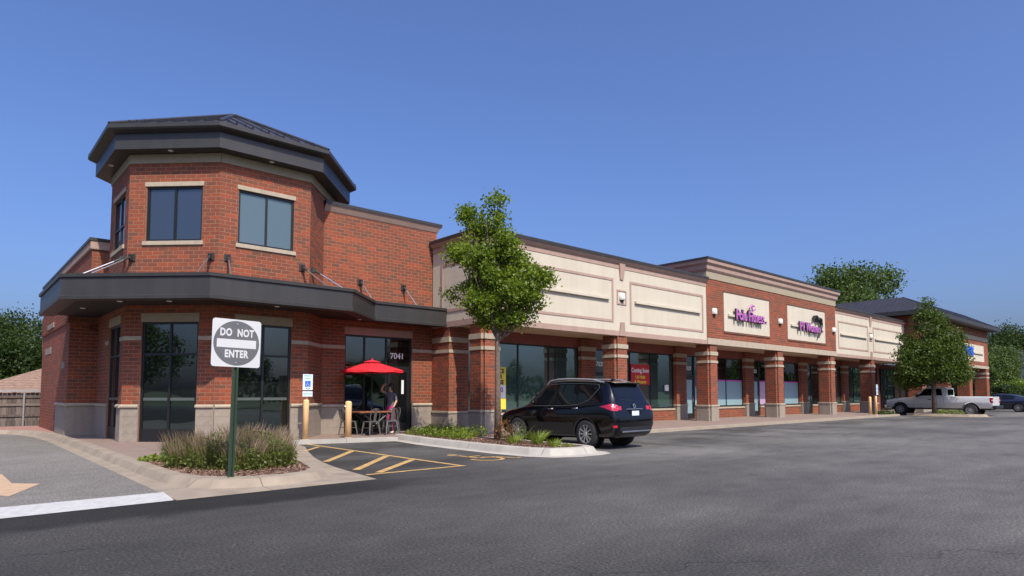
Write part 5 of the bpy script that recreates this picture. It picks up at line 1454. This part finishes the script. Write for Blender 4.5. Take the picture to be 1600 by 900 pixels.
# --- white pickup
t = thing('pickup_truck', 'white pickup truck with long open bed parked behind the dense round tree', 'truck', (50.95, 13.1, 0), R(90))
STT = [(-3.15, .50, .80, .93, .80, 1.20, .93, 1.24, .88, 1.25), (-3.05, .47, .86, .98, .82, 1.22, .965, 1.255, .92, 1.26), (-2.0, .46, .88, 1.0, .84, 1.23, .97, 1.26, .93, 1.265), (-.62, .45, .88, 1.0, .84, 1.23, .97, 1.26, .93, 1.265),
       (-.3, .45, .88, 1.0, .84, 1.22, .97, 1.25, .9, 1.26), (.8, .45, .88, 1.0, .84, 1.19, .96, 1.22, .9, 1.24), (1.3, .45, .88, 1.0, .84, 1.15, .95, 1.20, .88, 1.23), (2.2, .46, .86, .99, .84, 1.08, .92, 1.14, .8, 1.17), (2.85, .47, .82, .95, .8, 1.0, .86, 1.05, .74, 1.07), (3.0, .52, .75, .86, .76, .93, .76, .97, .66, .98)]
B = Body(STT); wr = .385; xr, xf = -1.95, 2.13
cuts = [arch(x, s * .6, s * 1.4, wr + .10, wr + .02) for x in (xr, xf) for s in (1, -1)]
m = MB(); m.box((-3.05, -.84, .75), (-.72, .84, 1.6)); cuts.append(m)
bd = obj('body', cut(B.mesh(60, 4), cuts), 'paint_white', t); finish(bd, 30)
CAB = Body([(-.66, 1.2, .90, .95, 1.22, 1.27, .94, 1.78, .78, 1.84), (-.45, 1.2, .90, .95, 1.22, 1.27, .94, 1.84, .79, 1.90), (.1, 1.2, .90, .95, 1.22, 1.26, .94, 1.86, .79, 1.92), (.6, 1.2, .9, .95, 1.22, 1.25, .94, 1.82, .78, 1.88), (1.0, 1.19, .9, .95, 1.2, 1.24, .93, 1.55, .82, 1.60), (1.45, 1.14, .88, .93, 1.16, 1.19, .91, 1.21, .84, 1.23)])
o = obj('cab', CAB.mesh(40, 4), 'paint_white', t); finish(o, 30)
for s in (0, 1):
    f = lambda c: c if s == 0 else [(x, 16 - j) for x, j in c]
    obj('side_window', CAB.patch(f([(1.16, 5.15), (.22, 5.1), (.22, 5.88), (.66, 5.86)]), .005), 'car_glass', t)
    obj('side_window', CAB.patch(f([(.14, 5.12), (-.42, 5.12), (-.34, 5.86), (.14, 5.88)]), .005), 'car_glass', t)
    sg = 1 if s == 0 else -1
    m = MB(); m.box((-3.17, sg * .80, .86), (-3.0, sg * .985, 1.19)); obj('tail_light', m, 'taillight', t, bevel=.02)
    m = MB(); m.box((-3.176, sg * .83, 1.0), (-3.1, sg * .99, 1.05)); obj('reverse_light', m, 'paper', t)
    m = MB(); m.box((2.75, sg * .60, .86), (2.97, sg * .90, 1.02)); obj('head_light', m, 'chrome', t, bevel=.02)
    m = MB(); m.box((.95, sg * .98, 1.22), (1.10, sg * 1.16, 1.42)); obj('wing_mirror', m, 'black', t, bevel=.02)
    m = MB(); m.box((.22, sg * .995, 1.02), (.42, sg * 1.03, 1.08)); obj('door_handle', m, 'black', t, bevel=.01)
    for x in (.17, 1.28, -.5):
        m = MB(); m.tube([B.at(x, 2.4 + k * .5) for k in range(6)], .006, 4); m.v = [(a, sg * b, c) for a, b, c in m.v]; obj('door_gap', m, 'rubber', t)
    for x in (xr, xf):
        add_wheel(t, x, sg * .86, wr, .26, 'galv', 6)
        m = MB(); m.cyl((x, sg * .61, wr), (x, sg * .62, wr), wr + .1, n=24); obj('wheel_well', m, 'black', t)
obj('windscreen', CAB.patch([(1.38, 6.2), (.72, 6.2), (.72, 9.8), (1.38, 9.8)], .005), 'car_glass', t)
m = MB(); m.box((-.675, -.70, 1.36), (-.655, .70, 1.74)); obj('rear_window', m, 'car_glass', t)
m = MB(); m.box((-3.36, -.95, .48), (-3.14, .95, .68)); obj('rear_bumper', m, 'black', t, bevel=.03)
m = MB(); m.box((2.95, -.95, .45), (3.14, .95, .68)); obj('front_bumper', m, 'chrome', t, bevel=.04)
m = MB(); m.box((2.9, -.58, .72), (3.02, .58, .95)); obj('grille', m, 'black', t, bevel=.02)
m = MB(); m.box((-3.0, -.5, .38), (2.8, .5, .5)); obj('chassis', m, 'black', t)

# --- dark sedan
STS = [(-2.40, .45, .6, .72, .6, .85, .68, .9, .6, .92), (-2.33, .35, .72, .86, .62, .95, .80, 1.02, .68, 1.04), (-2.1, .26, .78, .90, .65, 1.0, .82, 1.08, .68, 1.10), (-1.75, .22, .80, .905, .66, .98, .84, 1.16, .64, 1.19), (-1.2, .2, .8, .91, .66, .95, .86, 1.33, .60, 1.37),
       (-.5, .2, .8, .91, .66, .93, .86, 1.40, .60, 1.45), (.1, .2, .8, .91, .65, .91, .86, 1.38, .6, 1.43), (.6, .2, .8, .91, .65, .90, .86, 1.17, .66, 1.21), (1.1, .2, .8, .90, .64, .88, .84, .94, .7, .96), (1.7, .22, .78, .87, .62, .80, .78, .86, .58, .88), (2.2, .25, .7, .80, .56, .68, .66, .71, .5, .73), (2.4, .34, .55, .62, .48, .55, .5, .57, .4, .58)]
t = thing('parked_car', 'dark navy sedan parked beyond the white pickup at the right edge', 'car', (64.0, 12.35, 0), R(90))
pat = [('side_window', [(.62, 5.15), (-.3, 5.1), (-.3, 5.9), (.2, 5.86)], 'car_glass'), ('side_window', [(-.36, 5.1), (-1.15, 5.12), (-1.2, 5.8), (-.36, 5.9)], 'car_glass'),
       ('rear_window', [(-1.95, 6.3), (-1.15, 6.2), (-1.15, 9.8), (-1.95, 9.7)], 'car_glass'), ('windscreen', [(1.05, 6.2), (.2, 6.2), (.2, 9.8), (1.05, 9.8)], 'car_glass'), ('tail_light', [(-2.38, 4.6), (-2.05, 4.6), (-2.1, 5.2), (-2.36, 5.4)], 'taillight')]
passenger_car(t, STS, 'paint_navy', -1.40, 1.40, .335, 1.58, dict(patches=pat))
# ================================================================== vegetation
def leaf_cloud(name, pos, size, material, parent, seed, tone=None, up=0.5, aspect=.62, off=(0, 0, 0)):
    """many small pointed leaves; pos: N x 3 in the thing's space"""
    g_ = np.random.default_rng(seed); n = len(pos)
    d = g_.normal(size=(n, 3)); d[:, 2] -= .25; d /= np.linalg.norm(d, axis=1)[:, None]
    w = g_.normal(size=(n, 3)); w[:, 2] += up; nrm = w / np.linalg.norm(w, axis=1)[:, None]
    s = np.cross(nrm, d); s /= np.linalg.norm(s, axis=1)[:, None] + 1e-9
    L_ = size * g_.uniform(.6, 1.25, n)[:, None]
    a = pos - d * L_ * .5; b = pos + s * L_ * aspect * .5 + nrm * L_ * .08; c = pos + d * L_ * .5; e = pos - s * L_ * aspect * .5 + nrm * L_ * .08
    v = np.stack([a, b, c, e], 1).reshape(-1, 3)
    me = bpy.data.meshes.new(name)
    me.vertices.add(4 * n); me.vertices.foreach_set('co', v.astype(np.float32).ravel())
    me.loops.add(4 * n); me.loops.foreach_set('vertex_index', np.arange(4 * n, dtype=np.int32))
    me.polygons.add(n); me.polygons.foreach_set('loop_start', np.arange(0, 4 * n, 4, dtype=np.int32)); me.polygons.foreach_set('loop_total', np.full(n, 4, dtype=np.int32))
    me.update(calc_edges=True)
    at = me.attributes.new('tone', 'FLOAT', 'FACE')
    tv = (g_.random(n) if tone is None else np.clip(tone + g_.normal(0, .18, n), 0, 1)).astype(np.float32)
    at.data.foreach_set('value', tv)
    me.materials.append(M[material])
    o = bpy.data.objects.new(name, me); link(o, parent); LOC[o.name] = Vector((0, 0, 0))
    return o

CR = np.array([math.sin(YAW), -math.cos(YAW), 0.0]); CF = np.array([math.cos(YAW), math.sin(YAW), 0.0])   # two level axes used to lay out crowns
def make_tree(name, label, loc, lobes, n_clump, per, leaf, trunk_h, trunk_r, material, seed, spread=.22, group=None, bark='bark', shell=.55, z_top=None):
    """lobes: (side, away, height, r_side, r_away, r_height). Limbs run from the trunk into every lobe"""
    g_ = np.random.default_rng(seed)
    t = thing(name, label, 'tree', loc, 0, group)
    vol = np.array([l[3] * l[4] * l[5] for l in lobes]); vol = vol ** .8; vol /= vol.sum()
    cl = []; tn = []
    for k in range(n_clump):
        l = lobes[g_.choice(len(lobes), p=vol)]
        q = g_.normal(size=3); q /= np.linalg.norm(q)
        r_ = shell + (1 - shell) * g_.random() if g_.random() < .75 else g_.random() ** .5
        q = q * r_ * g_.uniform(.85, 1.08)
        cl.append(CR * (l[0] + q[0] * l[3]) + CF * (l[1] + q[1] * l[4]) + np.array([0, 0, l[2] + q[2] * l[5]])); tn.append(g_.uniform(.2, .8))
    cl = np.array(cl); tn = np.array(tn)
    pos = np.repeat(cl, per, 0) + g_.normal(0, 1, (n_clump * per, 3)) * spread * np.array([1, 1, .8])
    leaf_cloud('crown', pos, leaf, material, t, seed + 1, np.repeat(tn, per))
    mb = MB(); rr = random.Random(seed)
    zt = max(l[2] for l in lobes)
    mb.tube([(0, 0, -.05), (.01, .0, trunk_h * .5), (.0, .01, trunk_h), (.02, .0, (trunk_h + zt) * .5), (0, 0, zt)], [trunk_r * 1.25, trunk_r, trunk_r * .85, trunk_r * .5, trunk_r * .12], 9)
    tr = obj('trunk', mb, bark, t, smooth=True)
    for l in lobes:
        for m in range(3):
            e = CR * (l[0] + rr.uniform(-.6, .6) * l[3]) + CF * (l[1] + rr.uniform(-.6, .6) * l[4]) + np.array([0, 0, l[2] + rr.uniform(-.2, .7) * l[5]])
            z0 = max(trunk_h * .9, min(e[2] - .4, trunk_h + (e[2] - trunk_h) * rr.uniform(.0, .35)))
            s0 = np.array([0, 0, z0]); mid = (s0 + e) / 2 + np.array([0, 0, -.12 * np.linalg.norm(e - s0) + .1])
            rad = trunk_r * rr.uniform(.3, .5)
            mb = MB(); mb.tube([s0, s0 * .6 + mid * .4 + np.array([0, 0, .05]), mid, e], [rad, rad * .8, rad * .55, rad * .12], 6); obj('limb', mb, bark, tr, smooth=True)
    return t

# young tree on the planted island
SC = .0189
def lobe1(px_, py_, rx, ry, ra=None, aw=0): return ((px_ - 778) * SC, aw, (682 - py_) * SC, rx * SC, (ra or rx) * SC, ry * SC)
L1 = [lobe1(773, 322, 17, 20), lobe1(768, 350, 24, 20), lobe1(733, 335, 15, 18, aw=.2), lobe1(742, 365, 20, 20, aw=.1), lobe1(780, 385, 34, 26), lobe1(716, 398, 19, 14, aw=-.2), lobe1(748, 408, 28, 20, aw=-.3), lobe1(800, 402, 24, 20, aw=.4), lobe1(770, 432, 34, 22, 46),
      lobe1(818, 425, 30, 22, aw=.2), lobe1(848, 436, 17, 15, aw=-.1), lobe1(708, 462, 15, 11, aw=.1), lobe1(734, 446, 22, 15, aw=.2), lobe1(800, 460, 44, 24, 46), lobe1(752, 476, 26, 18, aw=-.3), lobe1(826, 470, 22, 16, aw=.3), lobe1(806, 494, 26, 15, aw=.2), lobe1(775, 500, 22, 18), lobe1(756, 500, 14, 12, aw=.2)]
make_tree('young_tree', 'slender young leafy tree on the planted island before the cream front', (11.87, 13.92, .15), L1, 560, 40, .105, 2.75, .085, 'leaf', 11, spread=.125)

# dense tree on the far island
d2 = .0428
def lobe2(px_, py_, rx, ry, aw=0): return ((px_ - 1457) * d2, aw, (650 - py_) * d2, rx * d2, rx * d2, ry * d2)
L2 = [lobe2(1453, 490, 11, 20), lobe2(1457, 512, 22, 24), lobe2(1436, 540, 21, 26, .4), lobe2(1479, 545, 23, 28, -.3), lobe2(1456, 565, 48, 34), lobe2(1416, 582, 18, 24, -.4), lobe2(1498, 580, 18, 20, .3), lobe2(1452, 588, 46, 16), lobe2(1425, 598, 22, 12, .5), lobe2(1485, 590, 24, 14, -.3)]
make_tree('dense_tree', 'dense dark green rounded tree before the white pickup', (49.0, 12.9, .14), L2, 900, 40, .155, 1.9, .14, 'leaf2', 21, spread=.20, shell=.7)

def round_tree(name, label, x, y, h, w, leaf, mat_, seed, n=420, per=26, group=None, trunk=.35, z0=0):
    rr = random.Random(seed); lob = []
    for k in range(11):
        a = rr.uniform(0, 6.28); q = rr.uniform(.1, .62) * w / 2; zz = rr.uniform(.38, .86) * h
        s = rr.uniform(.24, .38) * w * (1.15 - .5 * zz / h)
        lob.append((q * math.cos(a), q * math.sin(a), zz, s, s, s * rr.uniform(.6, .85)))
    lob.append((0, 0, h * .62, w * .36, w * .36, h * .28)); lob.append((0, 0, h * .88, w * .22, w * .22, h * .11))
    return make_tree(name, label, (x, y, z0), lob, n, per, leaf, h * .25, trunk, mat_, seed, spread=w * .05, group=group, shell=.72)
def at_px(px_, dist):
    """a spot on the ground seen in a given direction, at a given depth"""
    a = YAW - math.atan((px_ - 800) / FPX); c = dist / math.cos(a - YAW)
    return c * math.cos(a), c * math.sin(a)
x, y = at_px(1316, 74); round_tree('tall_tree', 'tall broad green tree rising behind the arcade roof', x, y, 16.6, 11.6, .36, 'leaf_bg', 31, 1500, 36)
x, y = at_px(14, 62); round_tree('dark_tree', 'large dark tree behind the fence and the low house at the left edge', x, y, 8.9, 13.0, .28, 'leaf_dark', 33, 1200, 34)
x, y = at_px(1585, 120); round_tree('dark_tree', 'tall dark tree beyond the far building, above the slate blue house', x, y, 14.6, 13, .38, 'leaf_dark', 35, 700, 30)
x, y = at_px(1558, 95); round_tree('bushy_tree', 'lighter green bushy tree just right of the hip roofed building', x, y, 8.6, 8.5, .26, 'leaf_bg', 37, 700, 30)
x, y = at_px(1535, 92); round_tree('bushy_tree', 'green bushy tree seen between the lone end columns', x, y, 7.6, 8.0, .34, 'leaf_bg', 38, 320, 24)
x, y = at_px(1515, 104); round_tree('dark_tree', 'dark tree behind the lone end columns of the far building', x, y, 8.4, 10, .4, 'leaf_dark', 39, 300, 24)
x, y = at_px(1640, 130); round_tree('dark_tree', 'dark tree at the right edge behind the slate blue house', x, y, 14.5, 12, .5, 'leaf_dark', 41, 340, 24)
x, y = at_px(1594, 78); round_tree('hedge_shrub', 'light green shrub before the slate blue house', x, y, 2.9, 5.5, .22, 'leaf_lime', 43, 260, 26)
x, y = at_px(1570, 74); round_tree('hedge_shrub', 'dark green low shrub behind the navy sedan', x, y, 2.4, 4.5, .2, 'leaf_dark', 44, 220, 26)
# trees across the lot, seen mirrored in the shop windows
base = None
for i, (x, y, h, w) in enumerate([(-16, -34, 7, 7), (-3, -36, 8.5, 8), (9, -33, 5.5, 6), (24, -38, 7.5, 8), (40, -35, 6, 7), (47, -37, 8.5, 9), (66, -36, 6.5, 7), (84, -38, 7.5, 8)]):
    where = ['farthest left', 'second', 'third', 'fourth', 'fifth', 'sixth', 'seventh', 'last'][i]
    la = 'green tree across the lot mirrored in the shop windows, %s of the row' % where
    if i == 0: base = round_tree('roadside_tree', la, x, y, 9.5, 7.5, .32, 'leaf_bg', 51, 300, 22, 'trees across the lot'); o = base
    else:
        o = copy_tree(base); o.location = (x, y, 0); o.rotation_euler = (0, 0, i * 1.3); o['label'] = la
        s = h / 9.5; o.scale = (s, s, s)

for i_, (x, y, s_) in enumerate(((-30, 3, .62), (-36, 13, .85), (-27, -8, .7))):
    o = copy_tree(base); o.location = (x, y, 0); o.rotation_euler = (0, 0, 2.1 * i_); o.scale = (s_, s_, s_)
    o['label'] = 'green tree across the side street mirrored in the tower windows, ' + ['nearest', 'tallest', 'leftmost'][i_]; o['group'] = 'trees across the side street'

# ------------------------------------------------ ornamental grasses
def blades(mb, n, h, spread, seed, lean, w=.012, tone=None, plume=False, r0=.1):
    g_ = random.Random(seed)
    for k in range(n):
        a = g_.uniform(0, 6.283); q = r0 * math.sqrt(g_.random()); bx, by = q * math.cos(a), q * math.sin(a)
        a2 = a + g_.uniform(-.7, .7); L_ = h * g_.uniform(.65, 1.12); le = lean * g_.uniform(.25, 1.0)
        p = []
        for s in (0, .4, .75, 1.0):
            p.append(Vector((bx + math.cos(a2) * le * L_ * s ** 1.7, by + math.sin(a2) * le * L_ * s ** 1.7, L_ * s * (1 - .22 * le * s))))
        sd = Vector((-math.sin(a2 + 1), math.cos(a2 + 1), 0))
        ws = (w, w, w * .7, w * .1) if not plume else (w * .4, w * .35, w * 1.0, w * .15)
        v = []
        for pp, ww in zip(p, ws): v += [pp - sd * ww / 2, pp + sd * ww / 2]
        mb.add(v, [(0, 1, 3, 2), (2, 3, 5, 4), (4, 5, 7, 6)], g_.random() if tone is None else min(1, max(0, tone + g_.uniform(-.25, .25))))
def grass_clump(x, y, h, r_, seed, label, leafy=True):
    t = thing('ornamental_grass', label, 'grass', (x, y, .125), 0, 'ornamental grasses around the Do Not Enter sign')
    mb = MB(); blades(mb, 460, h * .72, 1, seed, .70, .010, r0=r_ * .7); obj('blade_tuft', mb, 'grass', t)
    mb = MB(); blades(mb, 210, h, 1, seed + 1, .42, .013, plume=True, r0=r_ * .75); obj('plume_stems', mb, 'plume', t)
    if leafy:
        g_ = np.random.default_rng(seed); n = 1150
        a = g_.uniform(0, 6.283, n); q = r_ * np.sqrt(g_.random(n)); z = g_.uniform(.02, .86 * h, n) * (1 - .5 * (q / r_) ** 2)
        leaf_cloud('leafy_base', np.stack([q * np.cos(a), q * np.sin(a), z], 1), .055, 'leaf_olive', t, seed, np.full(n, .55))
spots = [(3.62, 13.65, .70, .42), (3.95, 12.95, .80, .44), (3.75, 12.25, .68, .40), (4.05, 11.70, .60, .38), (4.60, 13.45, .84, .44), (4.62, 12.6, .84, .46), (4.62, 11.85, .70, .40), (5.0, 13.1, .76, .40), (3.42, 12.85, .52, .34), (5.40, 13.9, .62, .40)]
names = ['at the back left of the bed', 'left of the green post, in the middle row', 'at the front left of the bed', 'just left of the foot of the green post', 'in the back row behind the green post', 'tallest, right of the green post', 'at the front, right of the green post', 'in the right half of the bed, second row', 'small, against the left curb', 'at the far right end of the bed']
for i, ((x, y, h, r_), nm) in enumerate(zip(spots, names)): grass_clump(x, y, h * .88, r_ * 1.1, 100 + 3 * i, 'tan plumed ornamental grass clump ' + nm)

def low_plant(x, y, r_, h, mat_, seed, label, leaf=.07, n=260, z0=.15, group='low plants on the planted island'):
    t = thing('low_plant', label, 'plant', (x, y, z0), 0, group)
    g_ = np.random.default_rng(seed); a = g_.uniform(0, 6.283, n); q = r_ * np.sqrt(g_.random(n)); z = g_.uniform(.0, 1, n) ** .8 * h * (1 - .55 * (q / r_) ** 2)
    leaf_cloud('leaves', np.stack([q * np.cos(a), q * np.sin(a), z], 1), leaf, mat_, t, seed)
    mb = MB(); blades(mb, 14, h * .9, 1, seed, .6, .012, r0=r_ * .5); obj('stems', mb, 'grass', t)['kind'] = 'stuff'
low_plant(3.25, 14.3, .35, .14, 'leaf_lime', 7, 'low lime green ground plant at the back left of the grass bed', n=200, z0=.125)
row = [(11.35, 17.25, .38, .28, 'leaf_lime'), (11.55, 16.6, .40, .30, 'leaf_lime'), (11.9, 17.3, .42, .34, 'leaf'), (12.4, 17.7, .42, .36, 'leaf_lime'), (12.0, 16.2, .42, .34, 'leaf_lime'), (12.5, 16.8, .42, .40, 'leaf'), (11.35, 15.8, .36, .26, 'leaf'), (11.75, 15.3, .40, .30, 'leaf_lime'), (12.35, 15.5, .42, .40, 'leaf_lime'), (11.3, 14.9, .34, .24, 'leaf_lime')]
wh = ['beside the walk', 'second from the walk, along the curb', 'behind the first plants by the walk', 'against the brick pier', 'in the middle of the island, back row', 'before the dark glass by the pier', 'along the pale curb, middle', 'left of the young tree', 'behind the young tree', 'by the curb, left of the young tree']
for i, ((x, y, r_, h, m_), w_) in enumerate(zip(row, wh)): low_plant(x, y, r_, h, m_, 200 + i, 'low green ground cover plant ' + w_)
low_plant(11.8, 13.5, .32, .62, 'leaf_red', 230, 'rust red leafed shrub at the foot of the young tree', .06, 360)
low_plant(11.9, 12.95, .20, .55, 'leaf', 231, 'upright thin green plant between the rust shrub and the black car', .05, 120)
def day_lily(x, y, h, n, seed, label):
    t = thing('day_lily', label, 'plant', (x, y, .15), 0, 'arching plants near the island tip')
    mb = MB(); blades(mb, n, h, 1, seed, .95, .016, r0=.13, tone=.6); obj('blades', mb, 'leaf_lime', t)
day_lily(11.6, 12.0, .40, 120, 240, 'bright green arching day lily before the rear wheel of the black car')
day_lily(11.35, 12.65, .26, 80, 241, 'small yellow green day lily left of the larger one')
day_lily(11.5, 11.3, .22, 70, 242, 'small sprawling green plant near the tip of the island')
low_plant(11.5, 10.95, .28, .10, 'leaf_lime', 243, 'flat yellowing weed at the tip of the island', .05, 120)
for i, x in enumerate((48.5, 49.2)): low_plant(x, 11.6 + i, .5, .3, 'leaf', 250 + i, ['low green plant under the dense tree, nearer the curb', 'low green plant under the dense tree, by its trunk'][i], .1, 200, .14, 'plants under the dense tree')
for i, x in enumerate((45.2, 45.8, 46.4)): low_plant(x, 14.9, .5, .28, 'leaf_dark', 254 + i, ['low dark green shrub right of the far yellow bollards', 'low dark green shrub between bollards and the pickup', 'low dark green shrub nearest the nose of the pickup'][i], .1, 220, .115, 'shrubs by the far walk')

# mulch chips: uncountable
def chips(poly_fn, n, seed, z):
    g_ = random.Random(seed); mb = MB()
    k = 0
    while k < n:
        p = poly_fn(g_)
        if p is None: continue
        k += 1; a = g_.uniform(0, 3.14); l, w, h = g_.uniform(.02, .06), g_.uniform(.008, .02), g_.uniform(.004, .014)
        dx, dy = math.cos(a) * l / 2, math.sin(a) * l / 2; ex, ey = -math.sin(a) * w / 2, math.cos(a) * w / 2; zz = z + g_.uniform(0, .012); tl = g_.uniform(-.012, .012)
        mb.add([(p[0] - dx - ex, p[1] - dy - ey, zz), (p[0] + dx - ex, p[1] + dy - ey, zz + tl), (p[0] + dx + ex, p[1] + dy + ey, zz + h + tl), (p[0] - dx + ex, p[1] - dy + ey, zz + h)], [(0, 1, 2, 3)], g_.random())
    return mb
def inside(poly, x, y):
    c = False; n = len(poly)
    for i in range(n):
        (x0, y0), (x1, y1) = poly[i], poly[i - 1]
        if (y0 > y) != (y1 > y) and x < (x1 - x0) * (y - y0) / (y1 - y0) + x0: c = not c
    return c
M['chip'] = leaf_mat('mulch_chip', (0.07, 0.038, 0.026), (0.34, 0.22, 0.155), 0.0)
def pick(poly, bb):
    def f(g_):
        x, y = g_.uniform(bb[0], bb[1]), g_.uniform(bb[2], bb[3]); return (x, y) if inside(poly, x, y) else None
    return f
tag(obj('mulch_chips', chips(pick(bed, (3, 6.3, 10.4, 15)), 5200, 5, .127), 'chip'), 'brown wood chip mulch around the ornamental grasses', 'mulch', kind='stuff')
isl = T2 + [(12.85, 15.12), (12.85, 17.6), (13.0, 18.9), (11.12, 18.3)]
tag(obj('mulch_chips', chips(pick(isl, (10.6, 13, 10.6, 18.3)), 4200, 6, .152), 'chip'), 'brown wood chip mulch on the planted island', 'mulch', kind='stuff')

# ================================================================== background
# wooden fence behind the drive
t = thing('plank_fence', 'weathered grey plank fence with metal posts behind the side drive', 'fence', (-2, 34.9, 0), world=True)
fy = 33.6
for k in range(58):
    x = -5.6 + k * .155; h = 1.50 + rng.uniform(-.02, .02)
    m = MB(); m.box((x, fy + rng.uniform(-.008, .008), .08), (x + .145, fy + .022, h)); obj('plank', m, 'fence', t)
for z in (.5, .95, 1.28):
    m = MB(); m.box((-5.6, fy - .05, z), (3.4, fy - .01, z + .09)); obj('rail', m, 'fence', t)
for x in (-4.6, -2.1, .4, 2.55):
    m = MB(); m.cyl((x, fy - .09, 0), (x, fy - .09, 1.62), .035, n=10); obj('post', m, 'galv', t)
m = MB(); m.box((-5.6, fy - .12, 1.53), (3.4, fy + .1, 1.62)); obj('top_rail', m, 'galv', t)
# low house behind the fence
t = thing('low_house', 'low house with tan shingled roof behind the plank fence', 'house', (-4, 46, 0), world=True)
m = MB(); m.box((1.0, 44.3, -.3), (12, 56, 1.45)); obj('wall', m, 'house', t)
m = MB(); e = [(0.2, 43.5, 1.4), (13, 43.5, 1.4), (13, 57, 1.4), (0.2, 57, 1.4)]
rdg = [(4.9, 49.3, 3.15), (9.0, 49.3, 3.15)]
m.add([*e, *rdg], [(0, 1, 5, 4), (1, 2, 5), (2, 3, 4, 5), (3, 0, 4)]); rf = obj('roof', m, 'shingle', t)
for k in range(12):
    f = (k + .5) / 12; a = Vector(e[0]).lerp(Vector(rdg[0]), f); b = Vector(e[1]).lerp(Vector(rdg[1]), f)
    m = MB(); m.tube([a + Vector((0, 0, .01)), b + Vector((0, 0, .01))], .018, 4); obj('shingle_course', m, 'shingle', rf)
m = MB(); m.box((.2, 43.35, 1.27), (13, 43.5, 1.42)); obj('gutter', m, 'galv', t)
# slate blue building at the right
x, y = at_px(1601, 104)
t = thing('slate_building', 'slate blue flat roofed building with one window at the right edge', 'building', (x, y, 0), R(5))
m = MB(); m.box((-3.6, -6, 0), (12, 6, 6.6)); obj('wall', m, 'slate', t)
m = MB(); m.box((-3.8, -6.2, 6.0), (12.2, 6.2, 8.4)); m.v = [(a + (.8 if c > 7 and a < 0 else 0), b + (.8 if c > 7 and b < 0 else 0), c) for a, b, c in m.v]; obj('roof', m, 'roof', t)
for k in range(3):
    x0 = -.9 + k * 4; m = MB(); m.box((x0, -6.08, 3.6), (x0 + 2.6, -6.0, 5.4)); w = obj('window', m, 'frame', t)
    m = MB(); m.box((x0 + .15, -6.1, 3.75), (x0 + 2.45, -6.081, 5.25)); obj('pane', m, 'glass_shop', w)
# overhead cable
a = at_px(1470, 150); b = at_px(1690, 120)
m = MB(); pts = []
for k in range(17):
    f = k / 16; pts.append((a[0] + (b[0] - a[0]) * f, a[1] + (b[1] - a[1]) * f, 18.6 - 3.6 * f - 1.2 * math.sin(f * math.pi)))
m.tube(pts, .05, 5); tag(obj('overhead_cable', m, 'wire'), 'thin overhead cable crossing the sky at the right edge', 'cable')
# far line of woods closing the horizon
def woods(x0, y0, x1, y1, n, h, seed, label):
    g_ = np.random.default_rng(seed); k = n
    f = g_.random(k); cx_ = x0 + (x1 - x0) * f; cy_ = y0 + (y1 - y0) * f
    hh = h * (.7 + .3 * np.sin(f * 40 + seed) * np.sin(f * 17))
    z = g_.random(k) ** .7 * hh
    pos = np.stack([cx_ + g_.normal(0, 2.2, k), cy_ + g_.normal(0, 2.2, k), z], 1)
    o = leaf_cloud('far_woods', pos, 1.3, 'leaf_dark', None, seed); tag(o, label, 'woods', kind='stuff')
woods(150, -60, 150, 95, 9000, 8.5, 61, 'far line of woods beyond the parking lot')
woods(-60, 90, 150, 95, 9000, 8.0, 62, 'far line of woods behind the shops')
woods(-90, -120, 190, -110, 8000, 7.0, 63, 'far line of woods across the road')
